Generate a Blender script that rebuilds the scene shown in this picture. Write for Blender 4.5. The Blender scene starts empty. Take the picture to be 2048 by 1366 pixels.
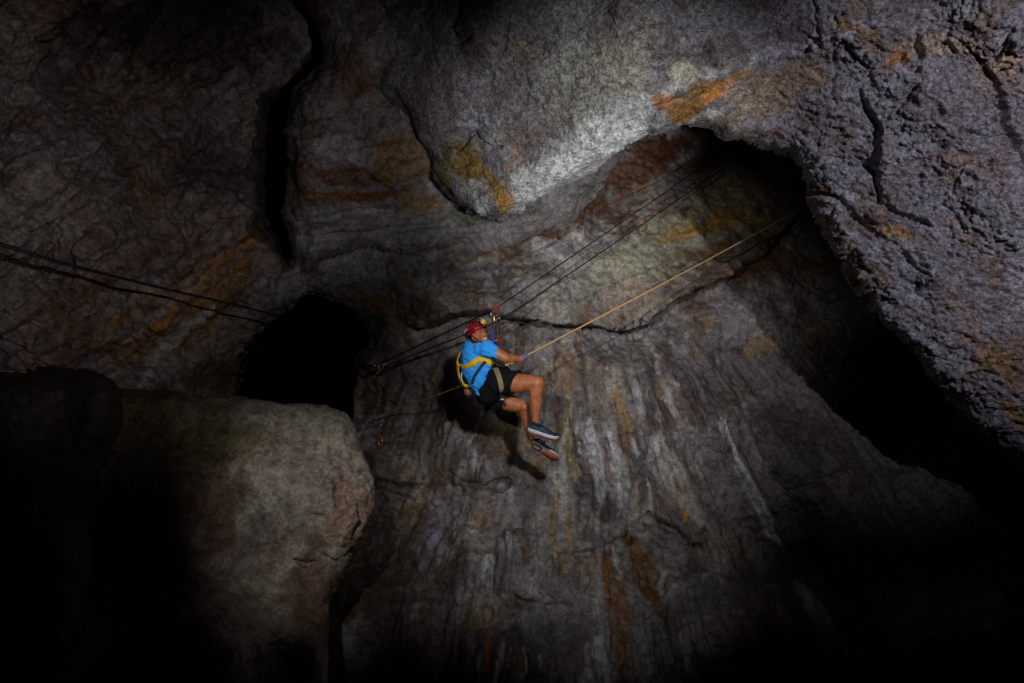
import bpy, math, random
import numpy as np
from mathutils import Vector, Matrix
from mathutils.bvhtree import BVHTree
random.seed(7)

# ------------------------------------------------------------------ camera
PITCH = math.radians(40)
F = 1138.0                                  # focal length in photo pixels (2048 wide)
CAM = Vector((0, 0, 1.6))
scene = bpy.context.scene
cam_d = bpy.data.cameras.new('camera'); cam = bpy.data.objects.new('camera', cam_d)
scene.collection.objects.link(cam); scene.camera = cam
cam.location = CAM; cam.rotation_euler = (math.radians(90) + PITCH, 0, 0)
cam_d.sensor_width = 36; cam_d.lens = F / 2048 * 36
cam_d.clip_start = 0.05; cam_d.clip_end = 300
RC = np.array([[1, 0, 0], [0, -math.sin(PITCH), -math.cos(PITCH)], [0, math.cos(PITCH), -math.sin(PITCH)]])
# columns: camera x, y(up), z(back) in world space
RC = np.array([[1, 0, 0],
               [0, -math.sin(PITCH), -math.cos(PITCH)],
               [0, math.cos(PITCH), -math.sin(PITCH)]])
C0 = np.array(CAM)
def to_world(P): return np.asarray(P) @ RC.T + C0
def cs(px, py, d):                          # a photo direction at a metric depth, camera axes
    return np.array([(px - 1024) / F * d, (683 - py) / F * d, -d])
def at(px, py, d): return Vector(to_world(cs(px, py, d)))

# ------------------------------------------------------------------ world: a cave, almost no daylight
w = bpy.data.worlds.new('World'); scene.world = w; w.use_nodes = True
bg = w.node_tree.nodes['Background']; bg.inputs[0].default_value = (0.5, 0.55, 0.7, 1); bg.inputs[1].default_value = 0.0006
scene.view_settings.view_transform = 'Standard'; scene.view_settings.look = 'None'
scene.view_settings.exposure = 0; scene.view_settings.gamma = 1

def spot(name, pos, target, power, angle, blend=1.0, radius=0.05, col=(1, 1, 1)):
    d = bpy.data.lights.new(name, 'SPOT'); d.energy = power; d.spot_size = math.radians(angle)
    d.spot_blend = blend; d.shadow_soft_size = radius; d.color = col
    o = bpy.data.objects.new(name, d); scene.collection.objects.link(o)
    p = Vector(to_world(np.array(pos, float))); t = at(*target)
    o.location = p; o.rotation_euler = (t - p).to_track_quat('-Z', 'Y').to_euler()
    return o
# photographer's flashes, standing beside the camera (camera axes: right, up, back)
spot('flash_key', (1.15, 1.7, 0.2), (1130, 870, 7), 850, 44, 1.0, 0.15, (1, .97, .93))
spot('flash_fill', (-1.2, 1.0, 0.1), (1230, 630, 7), 850, 36, 1.0, 0.04, (1, .96, .9))
spot('flash_right', (4.1, 1.9, 0.3), (1940, 330, 5.3), 800, 60, 1.0, 0.05, (.92, .90, 1.0))
spot('flash_centre', (2.4, -.9, 0.5), (1230, 330, 6), 1900, 31, 1.0, 0.07, (.97, 1, 1))
spot('flash_lip', (1.2, -.4, 0.4), (740, 320, 6.6), 300, 30, 1.0, 0.08, (1, .96, .96))
spot('flash_left', (1.6, 0.9, 0.6), (130, 430, 6), 330, 42, 1.0, 0.08, (1, .92, .88))
spot('flash_boulder', (-.9, 1.5, 0.0), (665, 955, 5), 280, 26, 1.0, 0.08, (1, .96, .90))

# ------------------------------------------------------------------ noise in numpy
_rs = np.random.RandomState(11)
_perm = _rs.permutation(256); _perm = np.concatenate([_perm, _perm, _perm]).astype(np.int32)
_g = _rs.normal(size=(256, 3)); _g /= np.linalg.norm(_g, axis=1)[:, None]; _g = _g.astype(np.float32)
def noise(P):
    sh = P.shape[:-1]; P = P.reshape(-1, 3).astype(np.float32)
    out = np.empty(len(P), np.float32)
    for a in range(0, len(P), 200000):
        p = P[a:a + 200000]; i = np.floor(p).astype(np.int32); f = p - i; i &= 255
        u = f * f * f * (f * (f * 6 - 15) + 10); r = 0
        for dx in (0, 1):
            wx = u[:, 0] if dx else 1 - u[:, 0]
            hx = _perm[i[:, 0] + dx]
            for dy in (0, 1):
                wy = u[:, 1] if dy else 1 - u[:, 1]
                hy = _perm[hx + i[:, 1] + dy]
                for dz in (0, 1):
                    wz = u[:, 2] if dz else 1 - u[:, 2]
                    g = _g[_perm[hy + i[:, 2] + dz] & 255]
                    d = (f[:, 0] - dx) * g[:, 0] + (f[:, 1] - dy) * g[:, 1] + (f[:, 2] - dz) * g[:, 2]
                    r = r + wx * wy * wz * d
        out[a:a + 200000] = r * 1.5
    return out.reshape(sh)
def fbm(P, sc, octs=4, gain=.5, off=0, kind=0):
    r = 0; a = 1; tot = 0
    for o in range(octs):
        n = noise(P * (sc * 2.03 ** o) + off + o * 17.3)
        if kind == 1: n = 2 * np.abs(n) - .35      # billow
        elif kind == 2: n = .65 - 2 * np.abs(n)    # ridge
        r = r + a * n; tot += a; a *= gain
    return r / tot
def sstep(a, b, x):
    t = np.clip((x - a) / (b - a), 0, 1); return t * t * (3 - 2 * t)

def densify(poly, closed=True, step=12, amp=5, seed=0):
    pts = [np.array(p, float) for p in poly]; out = []
    n = len(pts)
    for k in range(n if closed else n - 1):
        p, q = pts[k], pts[(k + 1) % n]; L = np.linalg.norm(q - p); m = max(1, int(L / step))
        for j in range(m): out.append(p + (q - p) * j / m)
    if not closed: out.append(pts[-1])
    out = np.array(out)
    P = np.stack([out[:, 0] / 60, out[:, 1] / 60, np.full(len(out), seed + .5)], -1)
    nx = noise(P) + .6 * noise(P * 2.7 + 9) + .4 * noise(P * 6 + 3); ny = noise(P + 41) + .6 * noise(P * 2.7 + 77) + .4 * noise(P * 6 + 31)
    return out + amp * np.stack([nx, ny], -1)
def seg_dist(X, Y, poly, closed):
    best = np.full(X.shape, 1e9); inside = np.zeros(X.shape, bool); n = len(poly)
    T = np.zeros(X.shape)
    for k in range(n if closed else n - 1):
        ax, ay = poly[k]; bx, by = poly[(k + 1) % n]; dx, dy = bx - ax, by - ay; L2 = dx * dx + dy * dy + 1e-9
        t = np.clip(((X - ax) * dx + (Y - ay) * dy) / L2, 0, 1)
        d = (X - ax - t * dx) ** 2 + (Y - ay - t * dy) ** 2
        m = d < best; best = np.where(m, d, best); T = np.where(m, (k + t) / max(1, n - 1), T)
        if closed and dy != 0:
            c = (ay > Y) != (by > Y); inside ^= c & (X < ax + (Y - ay) / dy * dx)
    return np.sqrt(best), inside, T
class Grid:
    """a coarse signed distance field to an outline, looked up smoothly"""
    def __init__(s, poly, x0=-900, x1=2950, y0=-800, y1=2150, st=7):
        s.x0, s.y0, s.st = x0, y0, st
        xs = np.arange(x0, x1, st); ys = np.arange(y0, y1, st); X, Y = np.meshgrid(xs, ys)
        d, ins, _ = seg_dist(X, Y, poly, True); s.S = np.where(ins, d, -d); s.gy, s.gx = np.gradient(s.S, st)
    def look(s, A, X, Y):
        u = (X - s.x0) / s.st; v = (Y - s.y0) / s.st
        u = np.clip(u, 0, A.shape[1] - 1.001); v = np.clip(v, 0, A.shape[0] - 1.001)
        i = u.astype(int); j = v.astype(int); u -= i; v -= j
        return (A[j, i] * (1 - u) + A[j, i + 1] * u) * (1 - v) + (A[j + 1, i] * (1 - u) + A[j + 1, i + 1] * u) * v
def line_mask(X, Y, pts, width, step=12, amp=4, seed=0, taper=True):
    """1 on the line, 0 away from it; computed only near the line"""
    poly = densify(pts, False, step, amp, seed)
    m = np.zeros(X.shape, np.float32)
    sel = (X > poly[:, 0].min() - width * 2) & (X < poly[:, 0].max() + width * 2) & (Y > poly[:, 1].min() - width * 2) & (Y < poly[:, 1].max() + width * 2)
    if sel.any():
        d, _, T = seg_dist(X[sel], Y[sel], poly, False)
        ww = width * (1 if not taper else (.25 + .75 * np.sin(np.clip(T, 0, 1) * math.pi) ** .5))
        m[sel] = 1 - sstep(ww * .25, ww, d)
    return m
def idw(X, Y, ctrl, p=2.2, eps=.9):
    num = 0; den = 0
    for cx, cy, c in ctrl:
        wgt = 1 / (((X - cx) ** 2 + (Y - cy) ** 2) / 1e4 + eps) ** p
        num = num + wgt * c; den = den + wgt
    return num / den

def cracks(P, sc, seed, wd=.05, lo=.0):
    Q = P + .25 * np.stack([fbm(P, 2.5, 3, .6, seed + 1), fbm(P, 2.5, 3, .6, seed + 2), fbm(P, 2.5, 3, .6, seed + 3)], -1)
    return (1 - sstep(wd * .3, wd, np.abs(noise(Q * sc + seed)))) * sstep(lo, lo + .12, noise(P * sc * .8 + seed + 50))
# ------------------------------------------------------------------ materials
def nodes_of(name):
    m = bpy.data.materials.new(name); m.use_nodes = True; nt = m.node_tree
    return m, nt, nt.nodes['Principled BSDF']
def rock_mat(name, bump=.5, fine=60.0, rough=.85, spec=.25, pits=.72):
    m, nt, b = nodes_of(name); N = nt.nodes; L = nt.links
    at_ = N.new('ShaderNodeVertexColor'); at_.layer_name = 'stain'
    tc = N.new('ShaderNodeTexCoord')
    n1 = N.new('ShaderNodeTexNoise'); n1.inputs['Scale'].default_value = fine * .28; n1.inputs['Detail'].default_value = 6; n1.inputs['Roughness'].default_value = .58
    n2 = N.new('ShaderNodeTexNoise'); n2.inputs['Scale'].default_value = fine; n2.inputs['Detail'].default_value = 3; n2.inputs['Roughness'].default_value = .55
    v = N.new('ShaderNodeTexVoronoi'); v.inputs['Scale'].default_value = fine * .55; v.feature = 'F1'
    for n in (n1, n2, v): L.new(tc.outputs['Object'], n.inputs['Vector'])
    mr = N.new('ShaderNodeMapRange'); mr.inputs['From Min'].default_value = .3; mr.inputs['From Max'].default_value = .7
    mr.inputs['To Min'].default_value = .5; mr.inputs['To Max'].default_value = 1.5; L.new(n1.outputs['Fac'], mr.inputs['Value'])
    mr2 = N.new('ShaderNodeMapRange'); mr2.inputs['From Min'].default_value = .42; mr2.inputs['From Max'].default_value = .60
    mr2.inputs['To Min'].default_value = .78; mr2.inputs['To Max'].default_value = 1.22; L.new(n2.outputs['Fac'], mr2.inputs['Value'])
    mu = N.new('ShaderNodeMath'); mu.operation = 'MULTIPLY'; L.new(mr.outputs[0], mu.inputs[0]); L.new(mr2.outputs[0], mu.inputs[1])
    n3 = N.new('ShaderNodeTexNoise'); n3.inputs['Scale'].default_value = fine * .55; n3.inputs['Detail'].default_value = 4; n3.inputs['Roughness'].default_value = .6; n3.inputs['Distortion'].default_value = .6
    L.new(tc.outputs['Object'], n3.inputs['Vector'])
    pit = N.new('ShaderNodeMapRange'); pit.inputs['From Min'].default_value = .36; pit.inputs['From Max'].default_value = .48; pit.inputs['To Min'].default_value = pits; L.new(n3.outputs['Fac'], pit.inputs['Value'])
    m3 = N.new('ShaderNodeMath'); m3.operation = 'MULTIPLY'; L.new(mu.outputs[0], m3.inputs[0]); L.new(pit.outputs[0], m3.inputs[1]); mu = m3
    sc = N.new('ShaderNodeVectorMath'); sc.operation = 'SCALE'; L.new(at_.outputs['Color'], sc.inputs[0]); L.new(mu.outputs[0], sc.inputs['Scale'])
    L.new(sc.outputs[0], b.inputs['Base Color'])
    add = N.new('ShaderNodeMath'); add.operation = 'MULTIPLY_ADD'; add.inputs[1].default_value = 1.6; L.new(n1.outputs['Fac'], add.inputs[0]); L.new(n2.outputs['Fac'], add.inputs[2])
    ad2 = N.new('ShaderNodeMath'); ad2.operation = 'MULTIPLY_ADD'; ad2.inputs[1].default_value = -.6; L.new(v.outputs['Distance'], ad2.inputs[0]); L.new(add.outputs[0], ad2.inputs[2])
    ad3 = N.new('ShaderNodeMath'); ad3.operation = 'ADD'; L.new(ad2.outputs[0], ad3.inputs[0]); L.new(pit.outputs[0], ad3.inputs[1]); ad2 = ad3
    bp = N.new('ShaderNodeBump'); bp.inputs['Strength'].default_value = bump; bp.inputs['Distance'].default_value = .02
    L.new(ad2.outputs[0], bp.inputs['Height']); L.new(bp.outputs[0], b.inputs['Normal'])
    rr = N.new('ShaderNodeMapRange'); rr.inputs['To Min'].default_value = rough - .5; rr.inputs['To Max'].default_value = min(1, rough + .1); L.new(n1.outputs['Fac'], rr.inputs['Value'])
    L.new(rr.outputs[0], b.inputs['Roughness']); b.inputs['Specular IOR Level'].default_value = spec
    return m
def mat(name, col, rough=.6, metal=0, spec=.4, noise_sc=0, amt=.3, bump=0, sheen=0):
    m, nt, b = nodes_of(name); N = nt.nodes; L = nt.links
    b.inputs['Base Color'].default_value = (*col, 1); b.inputs['Roughness'].default_value = rough
    b.inputs['Metallic'].default_value = metal; b.inputs['Specular IOR Level'].default_value = spec
    if noise_sc:
        tc = N.new('ShaderNodeTexCoord'); n = N.new('ShaderNodeTexNoise'); n.inputs['Scale'].default_value = noise_sc; n.inputs['Detail'].default_value = 5
        L.new(tc.outputs['Object'], n.inputs['Vector'])
        mr = N.new('ShaderNodeMapRange'); mr.inputs['From Min'].default_value = .3; mr.inputs['From Max'].default_value = .7
        mr.inputs['To Min'].default_value = 1 - amt; mr.inputs['To Max'].default_value = 1 + amt; L.new(n.outputs['Fac'], mr.inputs['Value'])
        s = N.new('ShaderNodeVectorMath'); s.operation = 'SCALE'; s.inputs[0].default_value = col; L.new(mr.outputs[0], s.inputs['Scale']); L.new(s.outputs[0], b.inputs['Base Color'])
        if bump:
            bp = N.new('ShaderNodeBump'); bp.inputs['Strength'].default_value = bump; bp.inputs['Distance'].default_value = .004
            L.new(n.outputs['Fac'], bp.inputs['Height']); L.new(bp.outputs[0], b.inputs['Normal'])
    return m

# ------------------------------------------------------------------ object helpers
def tag(o, label=None, cat=None, group=None, kind=None):
    if label: o['label'] = label
    if cat: o['category'] = cat
    if group: o['group'] = group
    if kind: o['kind'] = kind
    return o
def link_mesh(name, verts, faces, material, parent=None, smooth=True):
    """verts in world space"""
    me = bpy.data.meshes.new(name)
    org = Vector((0, 0, 0))
    if parent is not None:
        q = parent
        while q: org = org + q.location; q = q.parent
    V = np.asarray(verts, float) - np.array(org)
    me.from_pydata([tuple(v) for v in V], [], [tuple(int(i) for i in f) for f in faces])
    me.materials.append(material)
    if smooth: me.polygons.foreach_set('use_smooth', [True] * len(me.polygons))
    me.update()
    o = bpy.data.objects.new(name, me); scene.collection.objects.link(o)
    if parent is not None: o.parent = parent
    return o
def empty(name, loc):
    o = bpy.data.objects.new(name, None); scene.collection.objects.link(o); o.location = loc; o.empty_display_size = .1
    return o

# ------------------------------------------------------------------ rock masses
def axis(lo, hi, flo, fhi, st, cst):
    return np.concatenate([np.arange(lo, flo, cst), np.arange(flo, fhi, st), np.arange(fhi, hi, cst)])
def normals(P):
    du = np.gradient(P, axis=1); dv = np.gradient(P, axis=0)
    n = np.cross(dv, du); n /= (np.linalg.norm(n, axis=2, keepdims=True) + 1e-9)
    flip = (n * P).sum(2) > 0; n[flip] *= -1
    return n
def rock(name, xs, ys, depth, disp, paint, material, outline=None, rim=(.5, 60), skirt=(70, .035), amp=5, seed=0, inward=.45):
    X, Y = np.meshgrid(xs.astype(float), ys.astype(float)); S = None
    keep = np.ones(X.shape, bool)
    PX, PY = X, Y; extra = 0
    if outline is not None:
        g = Grid(densify(outline, True, 12, amp, seed)); S = g.look(g.S, X, Y); gx = g.look(g.gx, X, Y); gy = g.look(g.gy, X, Y)
        gl = np.hypot(gx, gy) + 1e-6; gx /= gl; gy /= gl
        out = np.clip(-S, 0, None)
        PX = X + gx * out * (1 + inward); PY = Y + gy * out * (1 + inward)
        keep = S > -skirt[0]
        t = 1 - np.clip(S / rim[1], 0, 1)
        extra = rim[0] * (1 - np.sqrt(np.clip(1 - t * t * .985, 0, 1))) + out * skirt[1]
    D = depth(PX, PY) + extra
    P = np.stack([(PX - 1024) / F * D, (683 - PY) / F * D, -D], -1)
    n = normals(P)
    h = disp(PX, PY, P)
    P = P + n * h[..., None]
    C = paint(PX, PY, P); lum = C.mean(-1, keepdims=True); C = np.clip(lum + (C - lum) * 1.12, .004, .75)
    idx = -np.ones(X.shape, int); idx[keep] = np.arange(keep.sum())
    a, b, c, d = idx[:-1, :-1], idx[:-1, 1:], idx[1:, 1:], idx[1:, :-1]
    ok = (a >= 0) & (b >= 0) & (c >= 0) & (d >= 0)
    Q = np.stack([a[ok], d[ok], c[ok], b[ok]], -1).astype(np.int32)
    V = to_world(P[keep]).astype(np.float32)
    me = bpy.data.meshes.new(name)
    me.vertices.add(len(V)); me.vertices.foreach_set('co', V.ravel())
    me.loops.add(Q.size); me.loops.foreach_set('vertex_index', Q.ravel())
    me.polygons.add(len(Q)); me.polygons.foreach_set('loop_start', np.arange(0, Q.size, 4, dtype=np.int32))
    me.update(calc_edges=True); me.polygons.foreach_set('use_smooth', np.ones(len(Q), bool))
    ca = me.color_attributes.new('stain', 'FLOAT_COLOR', 'POINT')
    cc = np.ones((len(V), 4), np.float32); cc[:, :3] = C[keep]; ca.data.foreach_set('color', cc.ravel())
    me.materials.append(material); me.update()
    o = bpy.data.objects.new(name, me); scene.collection.objects.link(o)
    return o
class Paint:
    def __init__(s, X, Y, P, base, warp=18, wsc=1.6, seed=0):
        s.X = X + warp * fbm(P, wsc, 4, .6, seed + 5); s.Y = Y + warp * fbm(P, wsc, 4, .6, seed + 55)
        s.P = P; s.C = np.ones(X.shape + (3,), np.float32) * np.array(base, np.float32)
        s.grain = fbm(P, 5, 4, .65, seed + 90)
    def mix(s, m, col, k=1.0):
        m = np.clip(m * k, 0, 1)[..., None]; s.C = s.C * (1 - m) + np.array(col, np.float32) * m
    def blob(s, x, y, rx, ry, col, k=1.0, ang=0, rag=1.1):
        a = math.radians(ang); dx = s.X - x; dy = s.Y - y
        u = (dx * math.cos(a) + dy * math.sin(a)) / rx; v = (-dx * math.sin(a) + dy * math.cos(a)) / ry
        r = np.sqrt(u * u + v * v) + rag * s.grain
        s.mix(1 - sstep(.6, 1.08, r), col, k)
    def line(s, pts, width, col, k=1.0, seed=0, amp=4, rag=.5):
        m = line_mask(s.X, s.Y, pts, width, 14, amp, seed); s.mix(m * np.clip(1 + rag * 2 * s.grain, 0, 1.3), col, k)

ST = 3
# ---- back wall with the streaked flowstone, the slab ledge, the side passage and the left wall
HOLE = [(474, 790), (482, 740), (492, 700), (512, 668), (540, 646), (562, 622), (596, 596), (625, 586), (655, 592), (690, 603), (715, 628), (738, 660), (748, 690), (716, 712), (722, 750), (706, 780), (712, 830), (690, 880), (600, 880), (500, 860)]
LEDGE = [(770, 655), (840, 648), (900, 640), (980, 625), (1045, 640), (1100, 646), (1150, 655), (1205, 660), (1268, 668), (1300, 655), (1322, 632), (1362, 600), (1450, 560), (1530, 500), (1600, 440), (1750, 300)]
CREV = [(515, 180), (575, 170), (600, 120), (650, 60), (700, 0), (760, 300), (700, 480), (600, 520), (592, 548), (560, 552), (525, 500), (495, 440), (500, 330)]
gH = Grid(densify(HOLE, True, 12, 7, 3)); gC = Grid(densify(CREV, True, 12, 7, 5))
gL = Grid(densify(LEDGE + [(1900, 100), (1900, -300), (700, -300)], True, 12, 7, 8))
WC = [(1024, 1366, 5.0), (1024, 1600, 4.2), (1024, 1180, 5.9), (1024, 1000, 6.7), (1024, 850, 7.25), (1024, 740, 7.6), (1024, 600, 7.9), (1024, 480, 8.2), (1300, 400, 9.0), (1450, 300, 9.8),
      (1250, 560, 8.4), (1500, 700, 8.2), (1500, 1000, 6.9), (1500, 1366, 5.4), (2048, 1366, 5.6), (2048, 900, 7.4), (2400, 1100, 6.5), (1800, 700, 8.3), (1650, 400, 9.6), (2100, 400, 9), (1250, 850, 7.4),
      (800, 640, 7.9), (700, 540, 7.7), (620, 560, 7.3), (500, 560, 6.7), (400, 480, 6.6), (300, 600, 5.9), (150, 500, 5.4), (0, 400, 5), (0, 700, 5.2), (-400, 500, 4.2), (-300, 0, 4.5), (0, 0, 5.2), (300, 100, 7), (500, 250, 8),
      (450, 700, 6.9), (330, 760, 6.3), (760, 800, 8), (760, 1000, 7.2), (700, 1366, 5.6), (500, 1500, 5.4), (200, 1000, 6.5), (0, 1366, 5.5), (900, 0, 8), (1400, 0, 8), (2000, -200, 7)]
def ang_r(X, Y):                                   # drip lines follow the fall line of the wall
    r = np.hypot(X - 1110, Y - 150) + 1; a = np.arctan2(X - 1110, np.maximum(Y - 150, 30)); return a, r
def wall_depth(X, Y):
    d = idw(X, Y, WC)
    sl = gL.look(gL.S, X, Y)
    d = d - .42 * sstep(-6, 8, sl) * sstep(760, 900, X) * (1 - .75 * sstep(10, 260, sl))
    d = d + 15 * sstep(0, 22 + 60 * sstep(640, 740, X), gH.look(gH.S, X, Y)) + 2.4 * sstep(0, 40, gC.look(gC.S, X, Y))
    # roof of the passage curls over it
    hs = gH.look(gH.S, X, Y); d = d + .5 * np.exp(-(np.clip(-hs, 0, None) / 40) ** 1.2) * (hs < 0)
    # drip-stone scarps
    for pts, k, wd in (([(745, 960), (840, 985), (930, 975), (1020, 965)], .10, 22), ([(1145, 1110), (1200, 1095), (1240, 1100), (1260, 1060), (1300, 1045), (1340, 1060), (1400, 1100)], .12, 18)):
        d = d + k * line_mask(X, Y, pts, wd, 10, 6, 4)
    return d
def wall_disp(X, Y, P):
    CR = .035 * cracks(P, 1.5, 31, .06) + .02 * cracks(P, 3.2, 47, .06)
    a, r = ang_r(X, Y); low = sstep(640, 760, Y) * sstep(700, 790, X) * sstep(-10, -40, gL.look(gL.S, X, Y) * 1.0)
    a = a + .018 * fbm(P, 1.2, 4, .5, 41); Q = np.stack([a * 20, r * .0024, np.zeros_like(a)], -1)
    flute = fbm(Q, 1, 3, .5, 3) + .35 * fbm(Q * np.array([2.6, 2.2, 1]), 1, 2, .5, 21, 2)
    h = .20 * fbm(P, .9, 3, .5, 1) + .09 * fbm(P, 3.0, 4, .55, 7, 0) + .03 * fbm(P, 9, 4, .6, 13, 1)
    h = (h * (1 - .3 * low) + low * .15 * flute * (.35 + .65 * sstep(-.15, .15, fbm(P, 1.1, 3, .5, 443))) + low * .035 * sstep(-.03, .02, fbm(np.stack([a * 7, r * .0075, np.zeros_like(a)], -1), 1, 4, .6, 25)) - CR * (1 - .7 * low)) * (1 - sstep(-8, 8, gH.look(gH.S, X, Y)))
    # diagonal strata of the left wall
    lf = sstep(620, 480, X) * sstep(820, 700, Y)
    U = np.stack([(X * .62 + Y * .78) / 42, (X * .78 - Y * .62) / 260, np.zeros_like(X)], -1)
    h = h + lf * (.17 * fbm(U, 1, 4, .5, 31) + .06 * fbm(P, 5, 4, .6, 71, 2))
    slab = sstep(0, 30, gL.look(gL.S, X, Y)) * sstep(760, 900, X)
    h = h + slab * .045 * fbm(P * np.array([1, 2.2, 1]), 3.4, 4, .6, 61, 2)
    for pts, wd, k in (([(1556, 998), (1600, 975), (1660, 955), (1690, 935), (1710, 915)], 6, .06), ([(1060, 640), (1110, 650), (1205, 665), (1270, 672), (1330, 640)], 6, .10), ([(1440, 850), (1480, 930), (1525, 1010), (1560, 1095)], 12, -.07),
                       ([(1450, 860), (1490, 925), (1535, 1005), (1570, 1090)], 7, .06), ([(1590, 1170), (1640, 1260), (1680, 1340)], 14, -.08), ([(1030, 1180), (1080, 1195), (1110, 1200)], 16, -.06),
                       ([(140, 570), (150, 500), (170, 470)], 6, .06), ([(60, 560), (130, 530), (200, 520)], 7, .05), ([(0, 670), (60, 710), (120, 745)], 8, .06), ([(330, 420), (370, 470), (380, 520)], 9, -.06),
                       ([(870, 560), (920, 575), (990, 580), (1040, 560)], 8, .06), ([(1285, 1050), (1330, 1075), (1400, 1085)], 9, -.07)):
        h = h - k * line_mask(X, Y, pts, wd, 10, 5, wd)
    return h
def wall_paint(X, Y, P):
    p = Paint(X, Y, P, (.17, .16, .165), 22, 1.5, 0); g = p.grain
    big = fbm(P, .9, 4, .55, 201); med = fbm(P, 3, 4, .6, 211)
    p.mix(sstep(.0, .25, big), (.10, .06, .038), .8); p.mix(sstep(.0, .3, -big), (.27, .255, .25), .8)
    p.mix(sstep(.08, .28, med), (.34, .31, .28), .6); p.mix(sstep(.08, .28, -med), (.06, .042, .035), .7); p.mix(sstep(.12, .3, fbm(P, 1.7, 4, .6, 231)), (.22, .13, .05), .55)
    # left wall: pinkish brown, rusty strata
    lf = sstep(640, 500, X) * sstep(840, 760, Y)
    p.mix(lf, (.19, .15, .14), .75); p.mix(lf * sstep(.0, .3, fbm(P, 2.2, 4, .6, 301)), (.10, .06, .045), .75); p.mix(lf * sstep(.05, .35, fbm(P, 3.2, 4, .6, 331)), (.26, .23, .225), .7)
    p.mix(lf * sstep(.1, .3, fbm(P, 1.8, 4, .6, 351)), (.20, .12, .07), .4); p.blob(350, 60, 240, 110, (.035, .03, .025), .85, 5, 1.0); p.blob(420, 330, 110, 90, (.05, .04, .035), .6, 0, 1.0)  # first blob darkens the rock colour where the top left goes unlit
    p.blob(110, 300, 150, 60, (.24, .21, .21), .7, 10); p.blob(60, 430, 110, 90, (.27, .24, .23), .7); p.blob(30, 90, 90, 60, (.2, .17, .15), .5)
    for q in (([(330, 690), (420, 610), (500, 520)], 26, (.20, .09, .02), .9), ([(200, 720), (320, 640), (400, 560), (470, 500), (520, 460)], 22, (.19, .075, .02), .75), ([(230, 740), (300, 690), (360, 640)], 20, (.20, .13, .05), .7),
              ([(380, 620), (450, 560), (500, 500)], 14, (.27, .13, .04), .85), ([(280, 610), (370, 560), (440, 510), (500, 470)], 13, (.27, .21, .19), .9), ([(280, 770), (320, 690), (380, 640), (430, 600)], 15, (.36, .34, .33), .95),
              ([(200, 640), (260, 610), (320, 570)], 16, (.26, .22, .21), .8), ([(430, 590), (455, 570), (475, 555)], 12, (.36, .30, .22), .9), ([(350, 640), (420, 595), (470, 560)], 11, (.22, .13, .04), .8), ([(100, 610), (220, 560), (330, 500)], 22, (.11, .05, .035), .6), ([(300, 660), (380, 590), (480, 490), (520, 470)], 10, (.32, .15, .05), .8), ([(240, 690), (330, 620), (420, 545)], 9, (.34, .28, .24), .8),
              ([(310, 600), (400, 530), (500, 470)], 9, (.10, .03, .01), .8), ([(150, 700), (230, 650), (330, 580)], 14, (.24, .12, .05), .7), ([(360, 700), (430, 630), (500, 575)], 12, (.16, .12, .05), .7)):
        p.line(q[0], q[1], q[2], q[3], 9, 6)
    p.blob(560, 575, 60, 26, (.30, .30, .33), .85, -20); p.blob(520, 640, 40, 60, (.2, .2, .21), .6, 30); p.blob(420, 740, 70, 40, (.07, .045, .03), .8)
    # roof over the passage and the slab
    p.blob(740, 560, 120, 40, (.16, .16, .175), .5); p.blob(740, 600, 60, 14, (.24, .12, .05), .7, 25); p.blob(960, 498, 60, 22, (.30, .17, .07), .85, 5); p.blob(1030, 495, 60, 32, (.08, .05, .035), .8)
    p.blob(1140, 420, 150, 40, (.075, .035, .02), .95, -28); p.blob(1290, 330, 120, 40, (.10, .04, .018), .95, -30); p.blob(1400, 330, 60, 20, (.12, .05, .025), .8, -20)  # reddish-brown wall above the slab, its shadow darkened into the colour
    slab = sstep(0, 18, gL.look(gL.S, X, Y)) * sstep(1000, 1100, X)
    p.blob(1200, 560, 150, 80, (.23, .225, .20), .75, -28); p.blob(1330, 500, 150, 70, (.30, .28, .20), .75, -28); p.blob(1270, 600, 90, 50, (.28, .22, .17), .7, -15); p.blob(1440, 400, 80, 50, (.33, .27, .16), .7, -30)
    p.blob(1460, 440, 70, 18, (.36, .21, .05), .85, -12); p.blob(1370, 470, 60, 16, (.34, .20, .05), .7, -20); p.blob(1420, 500, 90, 14, (.12, .07, .03), .8, -15); p.blob(1530, 540, 110, 18, (.16, .075, .04), .7, -10)
    # flowstone below the ledge: streaks along the drip direction
    a, r = ang_r(p.X, p.Y); low = sstep(640, 720, Y) * sstep(680, 770, X) * sstep(0, -25, gL.look(gL.S, X, Y))
    a = a + .018 * fbm(P, 1.2, 4, .5, 41); Q = np.stack([a * 22, r * .003, np.zeros_like(a)], -1)
    s1 = .8 * fbm(Q, 1, 4, .55, 401) + .5 * fbm(P, 2.2, 4, .6, 411); s2 = fbm(Q * np.array([2.2, 1.5, 1]), 1, 3, .5, 431) + .3 * fbm(P, 4, 4, .6, 421); s3 = fbm(Q * np.array([.8, 1, 1]), 1, 4, .6, 461)
    pm = .3 + .7 * sstep(-.15, .15, fbm(P, 1.1, 3, .5, 443)); s1 = s1 * pm; s2 = s2 * pm
    p.mix(low * sstep(.0, .22, s1), (.27, .27, .285), .85); p.mix(low * sstep(.0, .16, -s1), (.055, .045, .045), .9)
    p.mix(low * sstep(.12, .26, s2) * sstep(1600, 1250, X), (.44, .44, .47), .8); p.mix(low * sstep(.1, .3, -s2), (.10, .05, .03), .7)
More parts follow.
